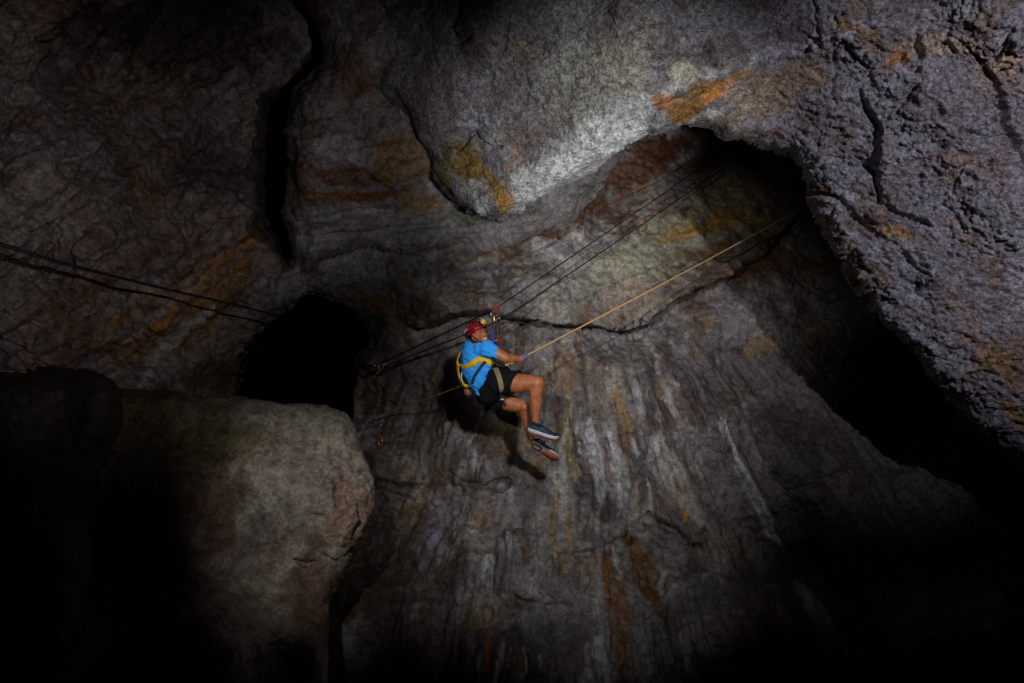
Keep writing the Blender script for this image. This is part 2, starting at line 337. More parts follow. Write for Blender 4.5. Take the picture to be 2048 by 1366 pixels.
    p.mix(low * sstep(.24, .38, s3), (.15, .075, .035), .7); p.mix(low * sstep(-.1, .3, fbm(P, 1.3, 3, .5, 481)), (.10, .09, .105), .75); p.mix(low * sstep(1280, 1600, X), (.06, .05, .055), .75); p.mix(low * sstep(.12, .3, fbm(P, 2.0, 4, .6, 491)), (.13, .09, .06), .4)  # also darkens the wall colour rightward, standing in for light falling off
    for q in (([(1185, 840), (1190, 960), (1195, 1010)], 26, (.42, .43, .48), .85), ([(1105, 940), (1120, 990), (1130, 1040)], 30, (.36, .34, .32), .8), ([(1130, 790), (1125, 870), (1140, 960)], 20, (.30, .26, .15), .7),
              ([(1112, 980), (1112, 1080), (1118, 1150)], 6, (.26, .16, .06), .7), ([(1135, 1010), (1136, 1110)], 6, (.3, .17, .05), .7), ([(1345, 960), (1356, 1000), (1362, 1048)], 9, (.42, .17, .02), .95), ([(1330, 900), (1350, 960), (1395, 1050)], 34, (.30, .29, .27), .8),
              ([(1240, 1060), (1290, 1130), (1320, 1230)], 32, (.10, .045, .015), .9), ([(1215, 1110), (1235, 1230), (1245, 1340)], 38, (.15, .075, .04), .8), ([(1200, 1120), (1192, 1230), (1205, 1350)], 12, (.28, .27, .28), .8),
              ([(1437, 850), (1475, 930), (1520, 1020), (1555, 1090)], 13, (.40, .39, .43), .95), ([(1528, 1005), (1565, 1110)], 5, (.18, .10, .04), .7), ([(1590, 1170), (1625, 1240), (1680, 1340)], 17, (.30, .29, .31), .8), ([(1600, 1150), (1680, 1280), (1740, 1380)], 16, (.12, .05, .02), .8),
              ([(1500, 890), (1540, 960), (1570, 1000)], 12, (.20, .18, .20), .7), ([(870, 980), (872, 1060), (880, 1130)], 24, (.25, .23, .29), .8), ([(825, 1020), (805, 1080), (800, 1120)], 7, (.20, .08, .03), .8), ([(880, 870), (850, 950), (835, 1000)], 16, (.28, .27, .27), .8),
              ([(990, 965), (1015, 985), (1020, 1020)], 14, (.30, .30, .30), .8), ([(975, 1270), (975, 1350)], 8, (.26, .08, .01), .8), ([(1060, 1160), (1085, 1200), (1105, 1215)], 22, (.32, .30, .32), .8), ([(1090, 1000), (1080, 1100), (1075, 1170)], 30, (.25, .24, .23), .6),
              ([(1300, 700), (1310, 800), (1290, 900)], 16, (.06, .05, .05), .8), ([(1150, 690), (1160, 760), (1180, 830)], 9, (.06, .05, .05), .7), ([(1110, 790), (1115, 860), (1100, 930)], 12, (.13, .07, .06), .7), ([(1085, 735), (1088, 790)], 9, (.16, .07, .03), .7),
              ([(1230, 780), (1250, 840), (1260, 900)], 18, (.24, .15, .07), .8), ([(1250, 840), (1262, 1000)], 7, (.07, .06, .06), .7), ([(1010, 640), (1005, 700)], 8, (.12, .07, .05), .7)):
        p.line(q[0], q[1], q[2], q[3], 3, 6)
    p.blob(1450, 780, 60, 50, (.06, .05, .04), .7); p.blob(1500, 640, 60, 30, (.2, .19, .19), .6); p.blob(1520, 690, 40, 22, (.19, .12, .05), .7); p.blob(1250, 720, 60, 60, (.2, .19, .18), .5)
    p.blob(770, 1130, 80, 300, (.055, .042, .035), .9); p.blob(880, 1250, 70, 160, (.09, .07, .065), .6)  # first blob paints shade on the wall along the boulder's right edge
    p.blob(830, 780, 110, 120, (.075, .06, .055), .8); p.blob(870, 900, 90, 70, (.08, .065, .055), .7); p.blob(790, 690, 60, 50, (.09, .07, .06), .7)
    p.blob(730, 760, 14, 26, (.3, .26, .26), .8, 20); p.blob(745, 840, 10, 40, (.2, .19, .21), .8, 20)
    return p.C
m_wall = rock_mat('wall_rock', .42, 46, .75, .4, .8)
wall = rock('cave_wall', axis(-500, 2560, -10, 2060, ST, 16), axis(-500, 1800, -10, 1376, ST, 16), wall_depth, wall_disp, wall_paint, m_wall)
tag(wall, 'streaked grey and rust back wall of the cave with a dark side passage', None, None, 'structure')

# ---- brown lip layer between the crevice and the passage
LIP = [(590, -500), (600, 0), (640, 60), (650, 120), (590, 190), (575, 260), (582, 330), (570, 400), (568, 450), (585, 500), (590, 540), (612, 545), (640, 522), (700, 497), (740, 488), (790, 500), (840, 515), (900, 508), (960, 520), (1040, 500), (1130, 470), (1250, 300), (1300, -500)]
def lip_depth(X, Y): return idw(X, Y, [(600, 0, 6.2), (600, 300, 6.5), (600, 500, 6.9), (800, 300, 6.6), (800, 480, 7.3), (950, 480, 7.6), (1100, 440, 7.8), (1000, 0, 6.3), (800, 0, 6.1), (1250, 200, 7), (800, -500, 4)]) 
def lip_disp(X, Y, P):
    U = np.stack([(Y + X * .18) / 34, X / 300, np.zeros_like(X)], -1)
    h = .16 * fbm(P, 1.2, 3, .5, 501) + .07 * fbm(P, 4, 4, .55, 511) + .10 * fbm(U, 1, 3, .5, 521) * sstep(200, 300, Y) + .022 * fbm(P, 14, 3, .6, 531, 1) - .03 * cracks(P, 2.2, 61, .06)
    for pts, wd, k in (([(590, 445), (640, 440), (720, 425), (790, 420)], 12, .07), ([(600, 480), (690, 470), (800, 455), (900, 450)], 8, .06)): h = h - k * line_mask(X, Y, pts, wd, 12, 5, 2)
    return h
def lip_paint(X, Y, P):
    p = Paint(X, Y, P, (.17, .15, .15), 20, 1.6, 500)
    p.mix(sstep(0, .3, fbm(P, 1.8, 4, .6, 551)), (.10, .06, .045), .8); p.mix(sstep(.05, .35, fbm(P, 3, 4, .6, 561)), (.25, .235, .235), .6)
    p.blob(690, 300, 100, 26, (.26, .245, .25), .8, 8); p.blob(690, 350, 120, 20, (.09, .035, .02), .9, 4); p.blob(700, 392, 120, 16, (.15, .06, .02), .9, -4); p.blob(690, 425, 110, 22, (.24, .235, .235), .7, -5); p.blob(740, 425, 40, 12, (.34, .31, .30), .8)
    p.blob(800, 320, 70, 60, (.22, .12, .05), .75, 30); p.blob(840, 400, 60, 25, (.22, .13, .06), .6); p.blob(640, 480, 70, 32, (.25, .25, .27), .7); p.blob(820, 470, 110, 30, (.24, .23, .245), .7); p.blob(930, 430, 30, 22, (.05, .075, .035), .9)
    p.blob(780, 180, 40, 40, (.20, .15, .11), .6); p.blob(700, 150, 50, 60, (.12, .055, .03), .6)
    return p.C
lip = rock('cave_ceiling', axis(540, 1340, 560, 1320, ST, 10), axis(-500, 620, -10, 620, ST, 16), lip_depth, lip_disp, lip_paint, m_wall, LIP, (.55, 60), (80, .02), 6, 21)
tag(lip, 'brown banded rock layer of the cave ceiling above the side passage', None, None, 'structure')

# ---- the ceiling that hangs low in the centre and comes down as the crusty arch on the right
ARCH = [(720, -500), (735, 40), (760, 150), (790, 210), (850, 290), (870, 350), (880, 378), (905, 396), (930, 412), (948, 430), (975, 441), (1005, 441), (1030, 425), (1062, 405), (1085, 390), (1120, 372), (1160, 352), (1195, 326), (1235, 298), (1265, 275), (1292, 262),
        (1310, 268), (1335, 262), (1365, 248), (1400, 250), (1432, 262), (1450, 276), (1490, 285), (1540, 296), (1590, 318), (1612, 340), (1620, 380), (1632, 420), (1648, 462), (1672, 505), (1705, 548), (1735, 592), (1765, 628), (1800, 668), (1840, 715), (1880, 765), (1915, 806), (1960, 855), (2010, 905), (2060, 945), (2300, 1150), (2900, 1500), (2900, -500)]
def arch_depth(X, Y):
    d = idw(X, Y, [(720, 0, 6.1), (760, 150, 6.3), (880, 350, 6.6), (1000, 430, 6.5), (1150, 350, 6.2), (1290, 260, 5.9), (1000, 200, 5.9), (1000, 0, 5.2), (1200, 150, 5.4), (1300, 0, 4.7), (1450, 200, 5.9), (1450, 90, 5.2),
                   (1600, 310, 6.1), (1660, 450, 6.1), (1760, 600, 6.0), (1900, 780, 6.1), (2040, 920, 6.1), (1800, 400, 5.75), (1950, 600, 5.6), (2048, 700, 5.6), (2048, 400, 5.2), (1700, 200, 5.5), (1900, 200, 5.2), (2048, 0, 4.7), (1700, 0, 4.9), (2500, 500, 4.7), (2400, 1000, 5.6), (1500, -500, 4.0), (800, -500, 4.4), (2500, -400, 4.0)], 2.0, 2.2)
    return d
def arch_disp(X, Y, P):
    CR = .045 * cracks(P, 1.6, 131, .06) + .03 * cracks(P, 3.6, 147, .07)
    right = sstep(1480, 1700, X + .35 * (Y - 200))
    Qd = P @ np.array([[.86, .5, 0], [-.5, .86, 0], [0, 0, 1.]]) * np.array([.75, 1.6, 1])
    h = (.20 - .12 * right) * fbm(P, 1.1, 3, .5, 601) + .06 * fbm(P, 3.6, 4, .55, 611)
    crust = .025 * fbm(Qd, 2.6, 4, .6, 621, 1) + .05 * fbm(Qd, 7.0, 4, .6, 631, 2) + .040 * fbm(P, 17, 3, .65, 641, 1)
    soft = .022 * fbm(P, 9, 3, .6, 651) + .016 * fbm(P * np.array([1.6, 1, 1]), 22, 3, .7, 661, 1)
    h = h + right * crust + (1 - right) * soft - CR * (.35 + .65 * right)
    ledges = fbm(Qd, 1.3, 3, .5, 671); h = h + right * .03 * sstep(-.03, .03, ledges) + right * .025 * sstep(-.02, .03, fbm(Qd, 2.6, 3, .55, 681))
    for pts, wd, k in (([(1722, 175), (1735, 225), (1758, 262), (1750, 310), (1728, 335), (1748, 352), (1758, 400)], 11, .16), ([(1752, 400), (1800, 430), (1860, 450)], 10, .08), ([(1830, 70), (1842, 110), (1836, 118)], 9, .14), ([(1940, 90), (1965, 130), (1985, 175), (2010, 260), (2048, 330)], 11, .13),
                       ([(2020, 70), (1995, 110), (1975, 130)], 8, .10), ([(1620, 380), (1680, 400), (1720, 440), (1790, 500), (1850, 560)], 10, .08), ([(1690, 90), (1710, 120), (1735, 140)], 8, .10), ([(920, 0), (905, 60), (925, 80), (950, 60)], 12, .06), ([(1020, 40), (1008, 90), (990, 130)], 10, .05),
                       ([(905, 308), (925, 295), (945, 272), (955, 290), (975, 298), (1000, 296)], 7, .07), ([(925, 420), (985, 438), (1060, 405), (1075, 390)], 7, .05), ([(1300, 215), (1350, 205), (1420, 180)], 12, .08), ([(745, 150), (740, 175), (760, 205)], 10, .12)):
        h = h - k * line_mask(X, Y, pts, wd, 9, 7, wd + k)
    # bulges
    h = h + .16 * np.exp(-(((X - 1862) / 26) ** 2 + ((Y - 556) / 18) ** 2)) + .12 * np.exp(-(((X - 765) / 26) ** 2 + ((Y - 160) / 34) ** 2)) + .10 * np.exp(-(((X - 1760) / 50) ** 2 + ((Y - 500) / 22) ** 2)) + .12 * np.exp(-(((X - 1760) / 22) ** 2 + ((Y - 315) / 26) ** 2))
    return h
def arch_paint(X, Y, P):
    p = Paint(X, Y, P, (.215, .20, .215), 20, 1.8, 600); g = p.grain
    right = sstep(1450, 1650, X + .35 * (Y - 200)); mid = 1 - right
    p.mix(right, (.27, .255, .285), .85); p.mix(right * sstep(.0, .3, fbm(P, 1.6, 4, .55, 701)), (.20, .15, .135), .7); p.mix(right * sstep(.1, .4, fbm(P, 2.6, 4, .55, 711)), (.33, .315, .35), .7)
    p.mix(mid * sstep(.0, .25, fbm(P, 1.4, 4, .6, 721)), (.11, .085, .08), .8); p.mix(sstep(.1, .3, fbm(P, 1.9, 4, .6, 741)), (.25, .15, .085), .5); p.mix(mid * sstep(.05, .4, fbm(P, 2.4, 4, .6, 731)), (.25, .23, .26), .6)
    # centre bulge
    p.blob(860, 230, 90, 130, (.19, .16, .17), .6, 15); p.blob(830, 330, 60, 60, (.20, .12, .06), .7, 30); p.blob(1030, 160, 60, 130, (.13, .11, .115), .6); p.blob(1090, 250, 45, 100, (.14, .12, .12), .6, 10)
    p.blob(1180, 170, 110, 110, (.25, .24, .21), .7, 20); p.blob(1260, 100, 60, 90, (.30, .27, .22), .6, 10); p.blob(1080, 50, 60, 80, (.10, .085, .09), .6)
    p.line([(1300, 200), (1230, 240), (1150, 310), (1080, 370), (1020, 415)], 70, (.44, .45, .46), .85, 1); p.line([(1290, 250), (1200, 305), (1100, 372), (1050, 400)], 34, (.62, .62, .61), .9, 2)  # pale bands put the brightly lit lower edge into the colour
    p.blob(1190, 270, 50, 40, (.50, .50, .50), .6, -40); p.blob(1060, 360, 50, 35, (.46, .46, .44), .6, -20); p.blob(945, 245, 30, 28, (.32, .30, .34), .8)
    p.blob(940, 330, 34, 62, (.17, .115, .035), .95, -12); p.blob(985, 370, 22, 60, (.26, .17, .06), .9, -30); p.blob(945, 375, 26, 22, (.32, .32, .30), .9); p.blob(960, 410, 14, 24, (.42, .43, .45), .9, -35)
    p.blob(900, 350, 14, 60, (.12, .10, .04), .8, 5); p.blob(1010, 410, 24, 20, (.34, .18, .04), .8, -50)
    # orange and white seam between bulge and arch
    p.line([(1490, 130), (1560, 95), (1660, 75), (1760, 50)], 26, (.40, .37, .42), .8, 4); p.line([(1310, 205), (1380, 150), (1440, 130), (1500, 110)], 22, (.42, .40, .38), .7, 5); p.blob(1370, 145, 30, 22, (.46, .42, .34), .9, -20)
    p.blob(1400, 185, 70, 28, (.22, .12, .05), .9, -30); p.blob(1430, 180, 34, 18, (.44, .19, .06), .9, -40); p.blob(1465, 155, 32, 11, (.40, .21, .09), .9, -25); p.blob(1370, 215, 44, 20, (.17, .08, .02), .9, -15); p.blob(1330, 205, 30, 18, (.30, .13, .05), .8); p.blob(1410, 230, 50, 12, (.40, .38, .36), .85, -25)
    p.blob(1330, 262, 34, 10, (.42, .33, .30), .8); p.blob(1440, 100, 60, 50, (.12, .10, .10), .75); p.blob(1590, 60, 45, 24, (.12, .10, .10), .8, -10); p.blob(1420, 95, 14, 40, (.07, .06, .06), .7)
    p.blob(1580, 150, 90, 36, (.30, .21, .14), .8, -8); p.blob(1530, 200, 110, 30, (.30, .22, .17), .75, 10); p.blob(1700, 58, 50, 16, (.30, .19, .09), .8, 15); p.blob(1800, 115, 32, 20, (.42, .20, .09), .85, 10); p.blob(1760, 90, 44, 16, (.28, .18, .10), .7, 25)
    p.blob(1880, 85, 90, 26, (.42, .32, .25), .85, 0); p.blob(2000, 120, 50, 30, (.42, .30, .22), .85, 0); p.blob(1650, 250, 80, 50, (.19, .155, .16), .7, 20); p.blob(1880, 220, 110, 70, (.20, .18, .195), .6)
    p.blob(1545, 268, 26, 10, (.22, .11, .08), .8); p.blob(1655, 380, 14, 22, (.36, .17, .05), .9, 10); p.blob(1800, 465, 40, 16, (.36, .22, .10), .85, 25); p.blob(1740, 500, 60, 16, (.40, .38, .42), .7, 40)
    p.blob(1640, 320, 36, 40, (.36, .35, .39), .8, 40); p.blob(1690, 390, 40, 16, (.38, .37, .42), .8, 15); p.blob(2030, 560, 30, 80, (.40, .38, .41), .6); p.blob(1990, 720, 80, 30, (.32, .19, .10), .75, 45); p.blob(2030, 830, 60, 20, (.34, .22, .10), .75, 45); p.blob(1940, 660, 50, 30, (.30, .22, .18), .6, 30)
    return p.C
m_arch = rock_mat('crusty_rock', .9, 52, .85, .3, .6)
arch = rock('rock_arch', axis(700, 2600, 715, 2060, 2.6, 14), axis(-500, 1500, -10, 1010, 2.6, 14), arch_depth, arch_disp, arch_paint, m_arch, ARCH, (.45, 55), (90, .02), 5, 31)
tag(arch, 'rough purple grey rock arch curving down the right side', None, None, 'structure')

# ---- pale boulder lower left, dark hump at the far left
BOUL = [(-500, 700), (150, 765), (240, 778), (300, 782), (345, 780), (395, 794), (440, 800), (490, 797), (530, 805), (565, 812), (610, 806), (655, 812), (692, 826), (708, 850), (722, 890), (737, 930), (750, 972), (748, 1010), (735, 1050), (718, 1085), (700, 1125), (680, 1165), (662, 1205), (657, 1260), (655, 1320), (652, 1420), (660, 1700), (-500, 1700)]
def boul_depth(X, Y): return idw(X, Y, [(700, 900, 5.5), (600, 820, 5.7), (450, 810, 5.5), (300, 790, 5.2), (0, 780, 4.6), (500, 950, 4.95), (300, 1000, 4.5), (650, 1100, 4.9), (640, 1366, 4.3), (400, 1366, 3.9), (0, 1366, 3.6), (0, 1000, 4.0), (-400, 1000, 3.6), (600, 1000, 4.9)])
def boul_disp(X, Y, P):
    h = .07 * fbm(P, 1.3, 3, .5, 801) + .025 * fbm(P, 5, 4, .55, 811) + .012 * fbm(P, 14, 4, .65, 821, 1) - .02 * cracks(P, 2.4, 81, .05, .08)
    rough = np.exp(-(((X - 690) / 60) ** 2 + ((Y - 1010) / 130) ** 2)); h = h + rough * .09 * fbm(P, 7, 4, .6, 831, 2)
    for pts, wd, k in (([(655, 955), (680, 958), (695, 950)], 7, .05), ([(705, 945), (733, 950)], 6, .05), ([(668, 978), (685, 975)], 5, .04), ([(720, 1000), (728, 1030), (716, 1075)], 7, .05), ([(585, 1120), (612, 1135), (630, 1125)], 8, .05), ([(640, 1112), (665, 1128), (680, 1130)], 6, .05),
                       ([(630, 870), (645, 882), (655, 888)], 4, .03), ([(620, 1003), (643, 1005)], 6, .04), ([(620, 1030), (645, 1032)], 6, .04)): h = h - k * line_mask(X, Y, pts, wd, 8, 4, wd)
    return h
def boul_paint(X, Y, P):
    p = Paint(X, Y, P, (.46, .40, .35), 22, 1.8, 800)
    p.mix(sstep(.05, .4, fbm(P, 2.0, 4, .6, 851)), (.26, .24, .23), .6); p.mix(sstep(.1, .4, fbm(P, 4.0, 4, .6, 861)), (.40, .39, .36), .5)
    p.mix(sstep(520, 330, X + 60 * p.grain), (.06, .048, .024), .95); p.blob(440, 880, 110, 60, (.23, .21, .10), .7); p.blob(650, 840, 90, 40, (.36, .34, .29), .5)  # left side darkened in the colour, as if out of the light
    p.blob(690, 1030, 60, 90, (.42, .28, .22), .85, 10); p.blob(640, 1200, 60, 120, (.22, .13, .09), .7, 0); p.blob(620, 850, 90, 34, (.44, .40, .32), .6); p.blob(600, 1010, 90, 60, (.34, .31, .31), .5); p.blob(520, 1080, 110, 80, (.17, .13, .12), .6); p.blob(610, 1180, 60, 70, (.20, .13, .10), .7); p.blob(430, 1010, 60, 120, (.13, .075, .055), .7)
    for k in range(26): p.blob(random.uniform(420, 700), random.uniform(840, 1010), random.uniform(2.5, 6), random.uniform(2, 5), (.10, .08, .06), .6, random.uniform(0, 90), .2)
    return p.C
m_boul = rock_mat('smooth_rock', .3, 34, .85, .25, .85)
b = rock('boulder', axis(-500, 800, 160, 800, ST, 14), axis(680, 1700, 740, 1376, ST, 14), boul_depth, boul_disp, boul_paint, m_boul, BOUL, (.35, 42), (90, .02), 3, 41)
tag(b, 'large smooth pale boulder below the dark passage, lower left', 'boulder')
HUMP = [(-500, 760), (-100, 762), (0, 750), (50, 740), (110, 733), (160, 733), (196, 744), (220, 762), (236, 790), (235, 830), (215, 900), (190, 1000), (170, 1150), (150, 1366), (140, 1700), (-500, 1700)]
def hump_depth(X, Y): return idw(X, Y, [(150, 760, 3.9), (250, 900, 3.8), (0, 760, 3.6), (0, 1100, 3.0), (200, 1366, 3.0), (-400, 1000, 2.8)])
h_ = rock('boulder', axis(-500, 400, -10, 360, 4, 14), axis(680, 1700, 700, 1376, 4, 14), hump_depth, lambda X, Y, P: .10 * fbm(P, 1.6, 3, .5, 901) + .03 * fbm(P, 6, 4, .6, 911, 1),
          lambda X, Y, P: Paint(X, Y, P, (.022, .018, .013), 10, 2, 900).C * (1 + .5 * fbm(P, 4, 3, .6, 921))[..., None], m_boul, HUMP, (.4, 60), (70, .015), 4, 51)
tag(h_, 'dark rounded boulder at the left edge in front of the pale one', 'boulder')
# ---- cave floor under the camera, out of frame
fx = np.linspace(-14, 14, 90); fy = np.linspace(-8, 16, 80); FX, FY = np.meshgrid(fx, fy); FP = np.stack([FX, FY, FX * 0], -1)
FZ = .35 * fbm(FP, .35, 5, .55, 950)
idx = np.arange(FX.size).reshape(FX.shape)
fl = link_mesh('cave_floor', np.stack([FX, FY, FZ], -1).reshape(-1, 3), np.stack([idx[:-1, :-1], idx[:-1, 1:], idx[1:, 1:], idx[1:, :-1]], -1).reshape(-1, 4), mat('floor_rock', (.08, .07, .065), .9, noise_sc=3, amt=.5, bump=.5))
tag(fl, 'uneven dark rock floor of the cave', None, None, 'structure')
# ------------------------------------------------------------------ soft bodies: tapered capsules and ellipsoids fused into one skin (camera axes, metres)
D0 = 6.0
def J(px, py, dz=0.0): return cs(px, py, D0 + dz)
def nrm(v): v = np.array(v, float); return v / (np.linalg.norm(v) + 1e-9)
def frame(f, u):
    f = nrm(f); u = np.array(u, float); u = nrm(u - f * (u @ f)); return f, u, np.cross(f, u)
def _sphere(nu=20, nv=12):
    V = [(0, 0, 1)]; Fc = []
    for j in range(1, nv):
        t = math.pi * j / nv
        for i in range(nu): a = 2 * math.pi * i / nu; V.append((math.sin(t) * math.cos(a), math.sin(t) * math.sin(a), math.cos(t)))
    V.append((0, 0, -1)); L_ = len(V) - 1
    for i in range(nu): Fc.append((0, 1 + i, 1 + (i + 1) % nu))
    for j in range(nv - 2):
        for i in range(nu): a = 1 + j * nu + i; b_ = 1 + j * nu + (i + 1) % nu; Fc.append((a, a + nu, b_ + nu, b_))
    for i in range(nu): Fc.append((L_, 1 + (nv - 2) * nu + (i + 1) % nu, 1 + (nv - 2) * nu + i))
    return np.array(V), Fc
SV, SF = _sphere()
class Soup:
    def __init__(s): s.V = []; s.F = []; s.n = 0
    def add(s, V, Fc):
        s.V.append(np.asarray(V, float)); s.F += [tuple(i + s.n for i in f) for f in Fc]; s.n += len(V); return s
    def ell(s, c, r, f=(1, 0, 0), u=(0, 1, 0)):
        f, u, w_ = frame(f, u); r = (r, r, r) if np.isscalar(r) else r
        return s.add(np.array(c) + SV[:, :1] * r[0] * f + SV[:, 1:2] * r[1] * u + SV[:, 2:] * r[2] * w_, SF)
    def cap(s, p, r, q, t, n=14):                              # tapered capsule p(r) -> q(t)
        p, q = np.array(p, float), np.array(q, float); f = nrm(q - p); f, u, w_ = frame(f, (0.13, .9, .31))
        V = []; Fc = []
        for (c, rad) in ((p, r), (q, t)):
            for i in range(n): a = 2 * math.pi * i / n; V.append(c + rad * (math.cos(a) * u + math.sin(a) * w_))
        Fc = [(i, (i + 1) % n, n + (i + 1) % n, n + i) for i in range(n)] + [tuple(range(n))[::-1], tuple(range(n, 2 * n))]
        s.add(V, Fc); s.ell(p, r); s.ell(q, t); return s
    def chain(s, pts):
        for (p, r), (q, t) in zip(pts, pts[1:]): s.cap(p, r, q, t)
        return s
    def verts(s): return np.concatenate(s.V)
def fuse(soup, voxel=.008, smooth=6):
    me = bpy.data.meshes.new('tmp'); me.from_pydata([tuple(v) for v in soup.verts()], [], soup.F); me.update()
    o = bpy.data.objects.new('tmp', me); scene.collection.objects.link(o)
    m = o.modifiers.new('r', 'REMESH'); m.mode = 'VOXEL'; m.voxel_size = voxel
    k = o.modifiers.new('s', 'SMOOTH'); k.iterations = smooth; k.factor = .5
    ev = o.evaluated_get(bpy.context.evaluated_depsgraph_get()); em = ev.to_mesh()
    V = np.empty(len(em.vertices) * 3, np.float32); em.vertices.foreach_get('co', V); V = V.reshape(-1, 3).astype(float)
    Fc = [tuple(p.vertices) for p in em.polygons]; ev.to_mesh_clear()
    bpy.data.objects.remove(o); bpy.data.meshes.remove(me)
    return V, Fc
def vnorm(V, Fc):
    me = bpy.data.meshes.new('tmp'); me.from_pydata([tuple(v) for v in V], [], Fc); me.update()
    N = np.empty(len(V) * 3, np.float32); me.vertices.foreach_get('normal', N); bpy.data.meshes.remove(me); return N.reshape(-1, 3)
ALLV, ALLF = [], []
def put(name, V, Fc, m, parent, smooth=True, solid=False):
    if solid:
        n0 = sum(len(v) for v in ALLV); ALLV.append(np.asarray(V)); ALLF.extend([tuple(i + n0 for i in f) for f in Fc])
    return link_mesh(name, to_world(V), Fc, m, parent, smooth)
def spline(pts, n=8):
    pts = [np.array(p, float) for p in pts]; P = [2 * pts[0] - pts[1]] + pts + [2 * pts[-1] - pts[-2]]; out = []
    for k in range(1, len(P) - 2):
        a, b_, c, d = P[k - 1:k + 3]
        for i in range(n):
            t = i / n; out.append(.5 * ((2 * b_) + (c - a) * t + (2 * a - 5 * b_ + 4 * c - d) * t * t + (3 * b_ - a - 3 * c + d) * t ** 3))
    out.append(pts[-1]); return np.array(out)
def tube(pts, r, n=8, twist=0):
    pts = np.asarray(pts, float); V = []; Fc = []; u = None; m = len(pts)
    for k in range(m):
        t = nrm(pts[min(k + 1, m - 1)] - pts[max(k - 1, 0)])
        if u is None: u = nrm(np.cross(t, (.1, .3, .95)))
        u = nrm(u - t * (u @ t)); w_ = np.cross(t, u); rr = r if np.isscalar(r) else r[k]
        for i in range(n): a = 2 * math.pi * i / n + twist * k; V.append(pts[k] + rr * (math.cos(a) * u + math.sin(a) * w_))
    for k in range(m - 1):
        for i in range(n): j = (i + 1) % n; Fc.append((k * n + i, k * n + j, (k + 1) * n + j, (k + 1) * n + i))
    Fc.append(tuple(range(n))[::-1]); Fc.append(tuple(range((m - 1) * n, m * n))); return np.array(V), Fc
def ribbon(pts, width, th=.003, up=None, wv=None):
    """flat webbing with real thickness; its face looks along up (default: towards the camera)"""
    pts = np.asarray(pts, float); m = len(pts); V = []; Fc = []
    for k in range(m):
        t = nrm(pts[min(k + 1, m - 1)] - pts[max(k - 1, 0)]); n_ = nrm(-pts[k]) if up is None else nrm(up[k] if np.ndim(up) > 1 else up)
        s_ = nrm(np.cross(t, n_)); n_ = np.cross(s_, t); ww = width if np.isscalar(width) else width[k]
        for a, b_ in ((-1, -1), (1, -1), (1, 1), (-1, 1)): V.append(pts[k] + s_ * a * ww / 2 + n_ * b_ * th / 2)
    for k in range(m - 1):
        for i in range(4): j = (i + 1) % 4; Fc.append((k * 4 + i, k * 4 + j, (k + 1) * 4 + j, (k + 1) * 4 + i))
    Fc += [(3, 2, 1, 0), tuple(range(4 * m - 4, 4 * m))]; return np.array(V), Fc
def torus(c, R_, r, f, u, n=20, m=8, arc=2 * math.pi, sx=1.0):
    f, u, w_ = frame(f, u); k = n + (0 if arc >= 6.28 else 1)
    pts = [np.array(c) + R_ * (sx * math.cos(arc * i / n) * f + math.sin(arc * i / n) * u) for i in range(k)]
    if arc >= 6.28:
        V = []; Fc = []
        for i, p in enumerate(pts):
            rad = nrm(p - c)
            for j in range(m): a = 2 * math.pi * j / m; V.append(p + r * (math.cos(a) * rad + math.sin(a) * w_))
        for i in range(n):
            for j in range(m): Fc.append((i * m + j, ((i + 1) % n) * m + j, ((i + 1) % n) * m + (j + 1) % m, i * m + (j + 1) % m))
        return np.array(V), Fc
    return tube(pts, r, m)
def box(c, r, f=(1, 0, 0), u=(0, 1, 0), bev=.25):
    """a bevelled block: half sizes r along f, u, f x u"""
    f, u, w_ = frame(f, u); V = []; b_ = min(r) * bev
    me = bpy.data.meshes.new('t'); 
    for sz, ins in ((-1, b_), (-1 + b_ / r[2], 0), (1 - b_ / r[2], 0), (1, b_)):
        for sx, sy in ((-1, -1), (1, -1), (1, 1), (-1, 1)):
            V.append(np.array(c) + f * sx * (r[0] - ins) + u * sy * (r[1] - ins) + w_ * sz * r[2])
    bpy.data.meshes.remove(me)
    Fc = [(3, 2, 1, 0), (12, 13, 14, 15)]
    for k in range(3):
        for i in range(4): j = (i + 1) % 4; Fc.append((k * 4 + i, k * 4 + j, k * 4 + 4 + j, k * 4 + 4 + i))
    return np.array(V), Fc
def prism(outline, c, f, u, th):
    """outline (x,y) in metres on the plane f,u, thickness th along f x u, slightly bevelled"""
    f, u, w_ = frame(f, u); o = np.array(outline, float); cen = o.mean(0); V = []; n = len(o)
    for z, s_ in ((-th / 2, .93), (-th / 3, 1), (th / 3, 1), (th / 2, .93)):
        for p in o: q = cen + (p - cen) * s_; V.append(np.array(c) + q[0] * f + q[1] * u + z * w_)
    Fc = [tuple(range(n))[::-1], tuple(range(3 * n, 4 * n))]
    for k in range(3):
        for i in range(n): j = (i + 1) % n; Fc.append((k * n + i, k * n + j, (k + 1) * n + j, (k + 1) * n + i))
    return np.array(V), Fc
def merge(*ms):
    s = Soup()
    for V, Fc in ms: s.add(V, Fc)
    return s.verts(), s.F

